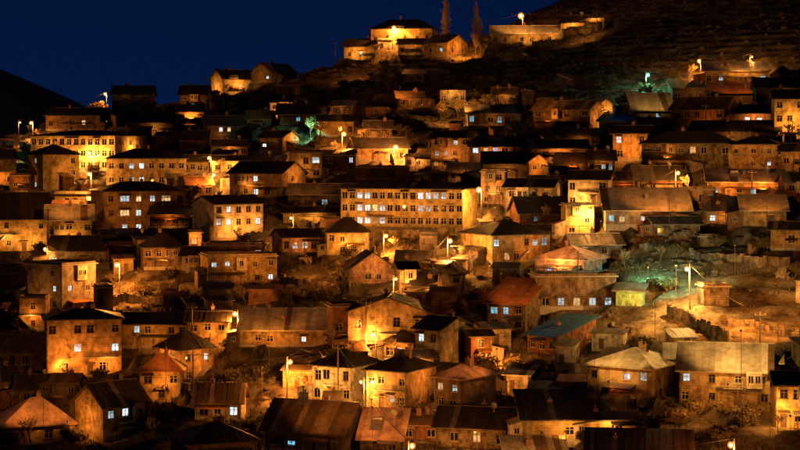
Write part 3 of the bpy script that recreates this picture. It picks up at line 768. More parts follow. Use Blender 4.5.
H('m21', 'low house with dark blue roof and three dull orange windows', (527, 556, 597), 337, 355, 315, 'shed', F=['ooo'], S=['..o'], a=40, wall='brick', rm='blue')
H('m22', 'house with pale weathered hip roof and one bright blue window', (586, 652, 684), 370, 403, 351, 'hip', F=['o.BL', '..o.'], S=['.o', 'oo'], a=26, wall='ochre', rm='pale')
H('m23', 'large house with broad corrugated tan roof and two rows of small windows', (680, 769), 370, 405, 343, 'gx', F=['L.oooo'.replace('oooo', 'o.o.o'), 'o.o.d.o'], wall='ochre', rm='pale', a=-2, depth=11, wsc=.85)
H('m23a', 'narrow lean-to with pale roof at the left of the broad tan roof', (667, 680), 358, 384, 345, 'shed', F=['.'], wall='dark', rm='pale', a=0, depth=5, **SH)
H('m23b', 'narrow shed with pale roof at the right of the broad tan roof', (764, 780), 363, 392, 357, 'shed', F=['.'], wall='dark', rm='pale', a=0, depth=5, **SH)
H('m24', 'gold lit house with dark pitched roof at the bottom right', (777, 820), 384, 428, 372, F=['oo.', 'do.'], wall='yellow', a=8)
H('m25', 'dark corrugated roof house with gold lit front and small square window', (524, 590), 419, 442, 391, 'shed', F=['...o.'], wall='yellow', rm='dark', a=8)
H('m25b', 'gold lit low wall house with one dark window under a short roof', (589, 637), 420, 438, 413, 'gx', F=['..o.'], wall='yellow', depth=6)
H('m25c', 'small hut with dark red roof and black window before the pale hip roof', (614, 638), 393, 412, 379, 'shed', F=['.o'], wall='ochre', rm='red', depth=5, a=-6)
H('m25d', 'wide dark panel roof at the very bottom beside the gold wall', (588, 690), 452, 472, 431, 'shed', F=['.....'], wall='dark', rm='brown', a=0, depth=6)
H('m25e', 'low lit tan roof at the very bottom left of the gold wall', (508, 566), 456, 472, 437, 'shed', F=['...'], wall='ochre', rm='pale', a=6)
H('st', 'rough stone hut on the bright bare slope beside the pole lamp', (704, 729), 287, 306, 283, 'flat', F=['.'], wall='stone', a=14, **SH)
H('d1', 'dark roofed house in the gloom below the lit hip roof corner', (436, 506), 427, 448, 407, F=['.o.W.o'], wall='stone')
# lower left
H('b3', 'cube house with light left wall and dark right wall, two bluish windows lit', (28, 62, 96), 266, 313, 262, 'flat', F=['..', 'Lo', 'oo'], S=['.o', '.L', '.o'], side='L', a=42, wall='grey', chim=0)
H('b4', 'dark house with two square bluish windows beside the small yellow lamp', (48, 106), 250, 269, 236, F=['LLo.'], wall='grey')
H('b4b', 'dim house with lit roof edge left of the cube house', (-8, 27), 273, 297, 264, F=['..o'], wall='brown', rm='brown')
H('b4c', 'dark shed between the cube house and the lit yard', (98, 113), 288, 313, 283, 'flat', F=['.'], wall='dark', **SH)
H('b5', 'narrow terrace house with a balcony opening left of the orange mansion', (19, 45), 299, 331, 295, 'flat', F=['o', 'o'], wall='orange', chim=0, balcony=[(.1, .9, 1)])
H('b1', 'bright orange three storey house with hipped roof, balcony and lit windows', (47, 121), 320, 376, 310, 'hip', F=['o.oo.o', '..L..L', '.o.do.'], wall='orange', a=3, balcony=[(.5, .95, 1)], chim=2, **BL)
H('b2', 'long dark roofed house with one white window right of the orange mansion', (121, 188), 324, 349, 313, F=['.Lo.oo', '......'], wall='ochre')
H('b2b', 'orange lit end house beside the lane lamp', (187, 228), 321, 347, 312, F=['ooo', '.o.'], wall='orange', a=-6)
H('b22', 'long low house with broad tan sheet roof behind the lane lamp', (240, 333), 330, 347, 309, 'shed', F=['.oo..L.o'], wall='ochre', rm='pale', a=-4)
H('b6', 'tower like house with black pyramid roof and lit upper window', (157, 180, 214), 351, 385, 333, 'hip', F=['oL', 'oo'], S=['.', '.'], side='L', a=38, wall='orange', chim=0)
H('b6b', 'rusty roofed cottage with three small square windows left of the black pyramid roof', (140, 181), 372, 402, 355, 'hip', F=['o.o', '.o.'], wall='ochre', rm='rust')
H('b9', 'dark house with lit sloping roof edge at the left', (-10, 32, 53), 352, 384, 336, F=['.oo', '...'], S=['.', '.'], a=34, wall='brown', rm='brown')
H('b9b', 'small lit wall house with glowing window at the left edge', (-12, 15), 379, 402, 366, F=['.L'], wall='ochre')
H('b9c', 'dark cottage with stepped roofs beside the pale hip roof', (17, 52), 388, 404, 372, F=['o.'], wall='stone')
H('b7', 'dark fronted house with gold gable wall and two blue lit windows', (75, 103, 148), 406, 443, 383, F=['LLo', '..d'], S=['.', '.'], side='L', a=32, wall='ochre')
H('b8', 'pale pink hip roofed house behind a bare tree', (5, 75), 426, 444, 400, 'hip', F=['o.o.'], wall='ochre', rm='pink')
H('b10', 'gable cottage with dark sheet roof and bright blue window', (195, 241), 401, 420, 381, F=['ooL'], wall='white', rm='brown', a=-8)
H('b11', 'dark hip roofed house at the very bottom left of the rusty roof', (188, 257), 443, 464, 424, 'hip', F=['o.oo'], wall='orange', rm='dark')
H('b12', 'house with broad rusty brown roof patched with lighter sheets and cyan window', (262, 342, 367), 433, 456, 402, 'gx', F=['oC..'], S=['..'], a=24, wall='dark', rm='brown', depth=10, tank=True)
H('b13', 'low house with pinkish sheet roof right of the rusty brown roof', (360, 401), 438, 454, 411, 'shed', F=['..'], wall='dark', rm='pink', a=-10, tank=True)
H('b14', 'pale yellow house with dark hipped roof behind a bare shrub', (312, 350, 378), 368, 404, 352, 'hip', F=['oo.o', 'o..o'], S=['.', '.'], a=30, wall='white')
H('b15', 'orange house with balcony, open veranda and dark hipped roof', (366, 406, 437), 373, 410, 357, 'hip', F=['oo.o', '.DLo'], S=['..', '..'], a=28, wall='orange', balcony=[(.2, 1.0, 1)])
H('b16', 'three storey dim house with pink lit side roof and two lit windows', (434, 460, 497), 380, 428, 366, 'hip', F=['LL', 'oo', 'o.'], S=['..', '..', '..'], a=38, wall='brown', rm='pink')
H('b17', 'big gable house with a lamp glowing on its orange wall', (348, 428), 312, 355, 298, 'gy', F=['o.oo', '....'], wall='orange', a=-4, depth=12)
H('b17b', 'dark side block with blue lit window left of the big gable', (332, 361), 307, 347, 303, 'flat', F=['.L', 'oo', 'oo'], wall='brick', chim=0)
H('b18', 'dark roofed two storey house with blue window right of the big gable', (415, 440, 472), 330, 368, 317, F=['Lo', 'oo'], S=['.o', '..'], a=36, wall='grey')
H('b18b', 'narrow dark house with a red glowing window', (471, 492), 336, 364, 330, F=['o', 'W'], wall='brick')
H('b19', 'small lit bay house tucked under the big gable wall', (384, 414), 343, 360, 333, 'hip', F=['oLo'], wall='orange', chim=0)
H('b20', 'open shed with white lit roof edge beside the glowing bush', (506, 528), 375, 393, 371, 'shed', F=['d.'], wall='white', rm='pale', **SH)

# extra small houses in the gaps of the crest and the crowded rows
H('x1', 'tiny flat hut left of the hip roofed crest house', (378, 392), 40, 50, 37, 'flat', F=['o.'], wall='white', chim=0)
H('x2', 'small crest cottage tucked before the hip roofed crest house', (398, 424), 44, 55, 39, F=['o.o'], wall='ochre')
H('x3', 'small crest cottage right of the long low crest house', (561, 585), 22, 34, 16, F=['oo'], wall='ochre')
H('x4', 'low hut below the long low crest house', (500, 522), 52, 62, 48, 'shed', F=['o.'], wall='stone', chim=0)
H('x5', 'low brick cottage with rusty roof below the two storey block', (188, 212), 184, 196, 177, F=['o.o'], wall='brick', rm='rust')
H('x6', 'white cottage with tin roof under the pink walled house', (448, 478), 170, 182, 163, F=['oo.'], wall='white', rm='grey')
H('x7', 'dim cottage with brown roof under the lit gable with arched windows', (526, 562), 184, 197, 176, F=['o.oo'], wall='grey', rm='brown')
H('x8', 'dim stone cottage below the long hipped dark house', (648, 688), 160, 174, 152, F=['oo.o'], wall='stone', rm='brown')
H('x9', 'small brick house between the striped roof and the cream house', (608, 640), 180, 194, 172, F=['o.o'], wall='brick')
H('x10', 'small dim house left of the white lit house', (150, 190), 214, 228, 207, F=['o.oo'], wall='brick', rm='brown')
H('x11', 'low tin roofed house between the dim hip roof and the cube house', (104, 140), 236, 248, 229, F=['oo.'], wall='stone', rm='grey')
H('x12', 'stone cottage with rusty roof below the ochre gable house', (470, 486), 300, 314, 293, F=['o'], wall='stone', rm='rust')
H('x13', 'small dark house right of the big rusty sheet roof', (402, 436), 424, 440, 415, F=['o.o'], wall='brick', rm='brown')
H('x14', 'dim cottage between the mansion and the gold gable', (52, 76), 382, 398, 374, F=['.o'], wall='stone', rm='brown')
H('x15', 'small house with grey roof between the veranda house and the big gable', (404, 434), 358, 374, 350, F=['oo'], wall='white', rm='grey')
H('x16', 'low stone house below the dull blue roof', (560, 590), 372, 388, 364, F=['o.o'], wall='stone', rm='brown')
H('x17', 'dim house under the row of right slope roofs', (655, 700), 224, 237, 217, F=['o.o.'], wall='stone', rm='grey')
H('x18', 'tin roofed cottage below the orange cottage of the left crest', (214, 248), 146, 157, 140, F=['o.o'], wall='grey', rm='brown')
H('x19', 'low dark cottage right of the two bluish windows', (246, 270), 118, 129, 111, F=['.o'], wall='brown', rm='brown')
H('x20', 'small cottage between the two lamps at the slope foot', (366, 392), 128, 139, 121, F=['o.o'], wall='stone', rm='grey')
H('x21', 'dim cottage behind the gold end wall', (560, 600), 136, 146, 129, F=['o.oo'], wall='stone')
H('x23', 'dim cottage on the dark slope left of the roofless ruin', (398, 424), 98, 108, 92, F=['o.o'], wall='stone', rm='brown')
H('x24', 'half ruined hut low on the dark upper slope', (330, 352), 106, 115, 101, 'shed', F=['o.'], wall='stone', rm='grey', chim=0)
H('x25', 'dim flat hut on the dark upper slope above the slope lamps', (366, 386), 109, 117, 106, 'flat', F=['o'], wall='brick', chim=0)
H('x26', 'little hut with tin roof below the crest wall', (404, 424), 74, 82, 70, 'shed', F=['.o'], wall='stone', rm='brown', chim=0)
H('x27', 'dim cottage right of the lit ruin', (492, 516), 94, 104, 88, F=['o.o'], wall='stone', rm='brown')
H('x28', 'dim hut under the dark long house on the right slope', (640, 668), 124, 133, 118, F=['o.'], wall='stone', rm='brown')
H('x29', 'low terrace hut right of the crest cottage', (586, 604), 20, 29, 16, 'flat', F=['o'], wall='ochre', chim=0)

# ------------------------------------------------------------------ ground mesh
def axis(lo, hi, fine, far_lo, far_hi):
    a = list(np.arange(lo, hi+0.01, fine)); s = fine
    x = lo
    left = []
    while x > far_lo: s *= 1.35; x -= s; left.append(x)
    s = fine; x = hi; right = []
    while x < far_hi: s *= 1.35; x += s; right.append(x)
    return np.array(left[::-1] + a + right)
gx = axis(-150, 150, 0.9, -2500, 2500); gy = axis(222, 630, 0.9, -900, 3500)
GX, GY = np.meshgrid(gx, gy)
GZ = ground(GX, GY)
nx, ny = len(gx), len(gy)
verts = np.stack([GX.ravel(), GY.ravel(), GZ.ravel()], 1)
idx = np.arange(nx*ny).reshape(ny, nx)
quads = np.stack([idx[:-1, :-1].ravel(), idx[:-1, 1:].ravel(), idx[1:, 1:].ravel(), idx[1:, :-1].ravel()], 1)
def np_mesh(name, v, f, mat, smooth=True):
    me = bpy.data.meshes.new(name); k = f.shape[1]
    me.vertices.add(len(v)); me.vertices.foreach_set('co', np.asarray(v, np.float32).ravel())
    me.loops.add(f.size); me.loops.foreach_set('vertex_index', f.ravel().astype(np.int32))
    me.polygons.add(len(f)); me.polygons.foreach_set('loop_start', np.arange(0, f.size, k, dtype=np.int32))
    me.polygons.foreach_set('loop_total', np.full(len(f), k, np.int32))
    if smooth: me.polygons.foreach_set('use_smooth', np.ones(len(f), bool))
    me.materials.append(mat); me.update(calc_edges=True); me.validate(); return me

m, N, L, b = nmat('hillside_earth')
g = N.new('ShaderNodeNewGeometry')
n1 = N.new('ShaderNodeTexNoise'); n1.inputs['Scale'].default_value = 0.16; n1.inputs['Detail'].default_value = 9; n1.inputs['Roughness'].default_value = 0.68
n2 = N.new('ShaderNodeTexNoise'); n2.inputs['Scale'].default_value = 1.3; n2.inputs['Detail'].default_value = 8; n2.inputs['Roughness'].default_value = 0.75
L.new(g.outputs['Position'], n1.inputs['Vector']); L.new(g.outputs['Position'], n2.inputs['Vector'])
r1 = ramp(N, [(0.36, (0.05, 0.038, 0.028)), (0.66, (0.30, 0.235, 0.15)), (0.46, (0.14, 0.105, 0.068)), (0.55, (0.25, 0.20, 0.13))])
r2 = ramp(N, [(0.36, (0.35, 0.33, 0.30)), (0.62, (1, 1, 1))])
L.new(n1.outputs[0], r1.inputs[0]); L.new(n2.outputs[0], r2.inputs[0])
mx = N.new('ShaderNodeMix'); mx.data_type = 'RGBA'; mx.blend_type = 'MULTIPLY'; mx.inputs[0].default_value = 0.8
L.new(r1.outputs[0], mx.inputs[6]); L.new(r2.outputs[0], mx.inputs[7]); L.new(mx.outputs[2], b.inputs['Base Color'])
b.inputs['Roughness'].default_value = 0.95; b.inputs['Specular IOR Level'].default_value = 0.1
bp = N.new('ShaderNodeBump'); bp.inputs['Strength'].default_value = 0.9; bp.inputs['Distance'].default_value = 0.35
L.new(n2.outputs[0], bp.inputs['Height']); L.new(bp.outputs[0], b.inputs['Normal'])
M_EARTH = m
tag(link('ground', np_mesh('ground', verts, quads, M_EARTH)), 'steep brown earth hillside carrying the town', None, kind='structure')

# far dark hill behind the left shoulder
fx = np.linspace(-900, 500, 71); fy = np.linspace(1100, 2100, 51); FX, FY = np.meshgrid(fx, fy)
FZ = -80 + 181*np.exp(-((FX+480)/306.)**2 - ((FY-1580)/330.)**2) + 4*vnoise(FX/60., FY/60., 5) + 9*vnoise(FX/170., FY/170., 6)
fi = np.arange(fx.size*fy.size).reshape(fy.size, fx.size)
fq = np.stack([fi[:-1, :-1].ravel(), fi[:-1, 1:].ravel(), fi[1:, 1:].ravel(), fi[1:, :-1].ravel()], 1)
M_HILL = plain('hill_dry_grass', (0.30, 0.20, 0.12), .95)
tag(link('hills', np_mesh('hills', np.stack([FX.ravel(), FY.ravel(), FZ.ravel()], 1), fq, M_HILL)), 'smooth dark hill rising behind the left of town', None, kind='structure')

# ------------------------------------------------------------------ lamps
SOD = (1.0, 0.315, 0.042); YEL = (1.0, 0.385, 0.066); GRN = (0.30, 1.0, 0.60); RED = (1.0, 0.32, 0.055); PAL = (1.0, 0.52, 0.12)
M_BULB = {SOD: emit('sodium_bulb', (1.0, 0.46, 0.09), 26), YEL: emit('yellow_bulb', (1.0, 0.56, 0.14), 24), GRN: emit('mercury_bulb', (0.35, 1.0, 0.72), 9),
          RED: emit('deep_orange_bulb', (1.0, 0.40, 0.07), 26), PAL: emit('pale_bulb', (1.0, 0.64, 0.22), 24)}
def halo_glow(name, col):  # halo of light around each bulb, made as a translucent emitting ball
    m = bpy.data.materials.new(name); m.use_nodes = True; N = m.node_tree.nodes; L = m.node_tree.links
    for n in list(N): N.remove(n)
    e = N.new('ShaderNodeEmission'); e.inputs[0].default_value = (*col, 1); e.inputs[1].default_value = 1.5
    t = N.new('ShaderNodeBsdfTransparent'); x = N.new('ShaderNodeMixShader'); x.inputs[0].default_value = 0.34
    o = N.new('ShaderNodeOutputMaterial'); L.new(t.outputs[0], x.inputs[1]); L.new(e.outputs[0], x.inputs[2]); L.new(x.outputs[0], o.inputs[0])
    return m
M_HALO = {c: halo_glow('amber_halo_' + n, c2) for c, n, c2 in ((SOD, 'orange', (1, .36, .05)), (YEL, 'yellow', (1, .45, .08)), (GRN, 'green', (.15, 1, .55)), (RED, 'deep_orange', (1, .32, .04)), (PAL, 'pale', (1, .52, .14)))}
_lm = {}
def ball(r, k=10):
    b = MB(); n = 6
    for j in range(n):
        for i in range(k):
            def P(jj, ii):
                t = math.pi*jj/n; a = 2*math.pi*ii/k
                return (r*math.sin(t)*math.cos(a), r*math.sin(t)*math.sin(a), r*math.cos(t))
            b.quad(P(j, i), P(j+1, i), P(j+1, i+1), P(j, i+1))
    return b
def bulb_mesh(col, r):
    k = (col, r)
    if k not in _lm: _lm[k] = ball(r).mesh('bulb', M_BULB[col], True)
    return _lm[k]

def add_light(parent, loc, col, power, spot=None, rot=None):
    ld = bpy.data.lights.new('lamp_light', 'SPOT' if spot else 'POINT'); ld.energy = power; ld.color = col; ld.shadow_soft_size = 0.22
    if spot: ld.spot_size = math.radians(spot); ld.spot_blend = 0.6
    o = link('lamp_light', ld, parent); o.location = loc
    if rot: o.rotation_euler = rot
    return o

def street_lamp(label, x, y, col=SOD, power=3500, base=None, h=6.5, r=0.34, pole=M_POLE):
    r *= 1.25
    if base:
        D = hit(x, base, ground)
    else:
        D = hit(x, y, ground, above=h)
    D = stand(x, D, 1.3)
    dx, dz = ray(x, y); X, Y, Zt = dx*D, D, dz*D
    Zg = float(ground(X, Y)); h = Zt - Zg
    t = link('street_lamp', None); t.location = (X, Y, Zg); tag(t, label, 'street lamp', 'street lamps on the hillside')
    py_ = 0.3; px_ = 0.5 if int(x) % 2 else -0.5
    b = MB(); b.tube((px_, py_, -0.6), (px_, py_, h+0.9), 0.13, 0.08, 7); b.build('pole', pole, t)
    b = MB(); b.tube((px_, py_, h+0.75), (0, 0.0, h+r*1.36+.12), 0.04, 0.035, 5); b.build('arm', M_METAL, t)
    b = MB(); b.tube((0, 0, h+r*1.36), (0, 0, h+r*1.36+.2), r*.7, 0.10, 9); b.build('lamp_hood', M_METAL, t)
    o = link('bulb', bulb_mesh(col, round(r*.62, 3)), t); o.location = (0, 0, h)
    kg = (col, r, 'g')
    if kg not in _lm: _lm[kg] = ball(r*1.35, 14).mesh('lamp_halo', M_HALO[col], True)
    o = link('lamp_halo', _lm[kg], t); o.location = (0, 0, h)
    add_light(t, (0, -0.1, h-r*1.35-0.1), col, power*2.9)
    LAMPS.append((x, y, D, h)); return t
LAMPS = []

street_lamp('orange street lamp standing alone at the left crest before the far hill', 31, 123, SOD, 3000)
street_lamp('small white lamp beside the far left orange lamp', 20, 122.5, PAL, 300, h=5, r=.22)
street_lamp('orange lamp next to the dark gabled house on the left crest', 105, 94, SOD, 2600, h=7)
street_lamp('greenish white lamp at the left edge before the school', 10, 152, GRN, 300, h=6)
street_lamp('yellow lamp before the school front', 89, 153, YEL, 5200, h=6)
street_lamp('yellow lamp on a tall pale pole before the block with white windows', 89, 174, YEL, 4800, base=206, r=.32)
street_lamp('small yellow lamp over the dark house with two square bluish windows', 45, 249, YEL, 900, h=5, r=.26)
street_lamp('bright orange lamp over the lit yard and its round dark bush', 117, 265, SOD, 5200, h=6.5, r=.4)
street_lamp('yellow lamp at the left end of the long low yellow house', 209, 158, YEL, 2200, h=5.5, r=.3)
street_lamp('yellow lamp below the long low yellow house', 214, 175, YEL, 2600, h=5, r=.3)
street_lamp('orange lamp at the foot of the dark rubble slope', 344, 134, SOD, 4200, h=6.5, r=.42)
street_lamp('orange lamp on a pole above the terrace wall house', 396, 147, RED, 4600, base=169, r=.42)
street_lamp('orange lamp right of the yellow house with hipped roof', 386, 236, SOD, 3600, base=257, r=.32)
street_lamp('yellow lamp under the bank of the long yellow building', 450, 241, YEL, 4800, h=6.5, r=.34)
street_lamp('yellow lamp at the end wall of the long yellow building', 479, 190, YEL, 3200, h=8, r=.42)
street_lamp('orange lamp above the hip roofed crest house', 394, 28, SOD, 4800, h=6, r=.5)
street_lamp('brightest orange lamp above the long low crest house', 521, 16, SOD, 2200, h=8, r=.62)
street_lamp('green lamp on a thin pole on the dark upper slope', 648, 75, GRN, 1200, base=93, r=.34)
street_lamp('orange lamp on a pole on the upper right slope', 699, 61, SOD, 2600, base=82, r=.34)
street_lamp('small lamp behind the bright lean roof at the upper right', 752, 57, YEL, 900, h=4, r=.2)
street_lamp('yellow lamp beside the low ochre house with dark roof', 678, 173, YEL, 2600, h=6, r=.3)
street_lamp('yellow lamp beside the bright narrow house above the pink roof', 589, 211, YEL, 2600, h=6.5, r=.34)
street_lamp('pale lamp on a tall pole before the green bushes and stone hut', 687, 269, PAL, 6500, base=313, r=.3)
street_lamp('orange lamp on the lane before the broad tan sheet roof', 235, 314, SOD, 4200, h=5.5, r=.34)
street_lamp('orange lamp on a tall pole in the lower yard', 290, 362, SOD, 4200, base=401, r=.3)
street_lamp('small lamp beside the bright yellow narrow wall', 396, 279, YEL, 1600, h=5, r=.22)
street_lamp('small lamp between the pale yellow house and the veranda house', 361, 382, YEL, 2000, h=4.5, r=.2)
street_lamp('small lamp over the low wall like house', 291, 218, YEL, 1400, h=4.5, r=.22)
street_lamp('orange lamp at the bottom in front of the pinkish sheet roof', 412, 446, SOD, 2400, h=6, r=.3)
street_lamp('lamp glowing right before the big gable wall', 373, 335, YEL, 1300, h=4.5, r=.3)
street_lamp('deep orange lamp at the bottom among the bushes', 731, 445, RED, 2200, h=6, r=.3)

# shielded lamps added to light the walls they face; no such fixtures seen
def flood(key, label, u=0.5, dist=6.0, h=4.5, power=2500, col=SOD, face='F', spot=150, tilt=0.0):
    q = HOUSES[key]; c, s = math.cos(q['th']), math.sin(q['th'])
    if face == 'F': lx, ly, n = -q['w']/2+q['w']*u, -q['d']/2-dist, (0, 1)
    elif face == 'R': lx, ly, n = q['w']/2+dist, -q['d']/2+q['d']*u, (-1, 0)
    else: lx, ly, n = -q['w']/2-dist, -q['d']/2+q['d']*u, (1, 0)
    X = q['C'].x + lx*c - ly*s; Y = q['C'].y + lx*s + ly*c
    Zg = float(ground(X, Y)); top = max(q['zb'] + h - Zg, 2.4)
    ang = q['th'] + math.atan2(n[1], n[0]) - math.pi/2       # +Y of the lamp looks at the wall
    t = link('added_lamp', None); t.location = (X, Y, Zg); t.rotation_euler = (0, 0, ang)
    tag(t, label, 'street lamp', 'added hooded lamps')
    b = MB(); b.tube((0, 0, -0.5), (0, 0, top), 0.045, 0.035, 6); b.build('pole', M_POLE, t)
    b = MB(); b.box(-0.15, 0.15, -0.10, 0.10, top-0.11, top+0.11); b.box(-0.17, 0.17, -0.12, 0.26, top+0.113, top+0.14); b.build('lamp_housing', M_METAL, t)
    b = MB(); b.quad((-0.13, 0.115, top-0.09), (-0.13, 0.115, top+0.09), (0.13, 0.115, top+0.09), (0.13, 0.115, top-0.09)); b.build('lamp_glass', M_BULB[col], t)
    add_light(t, (0, 0.38, top), col, power, spot, (math.radians(90+tilt), 0, 0))

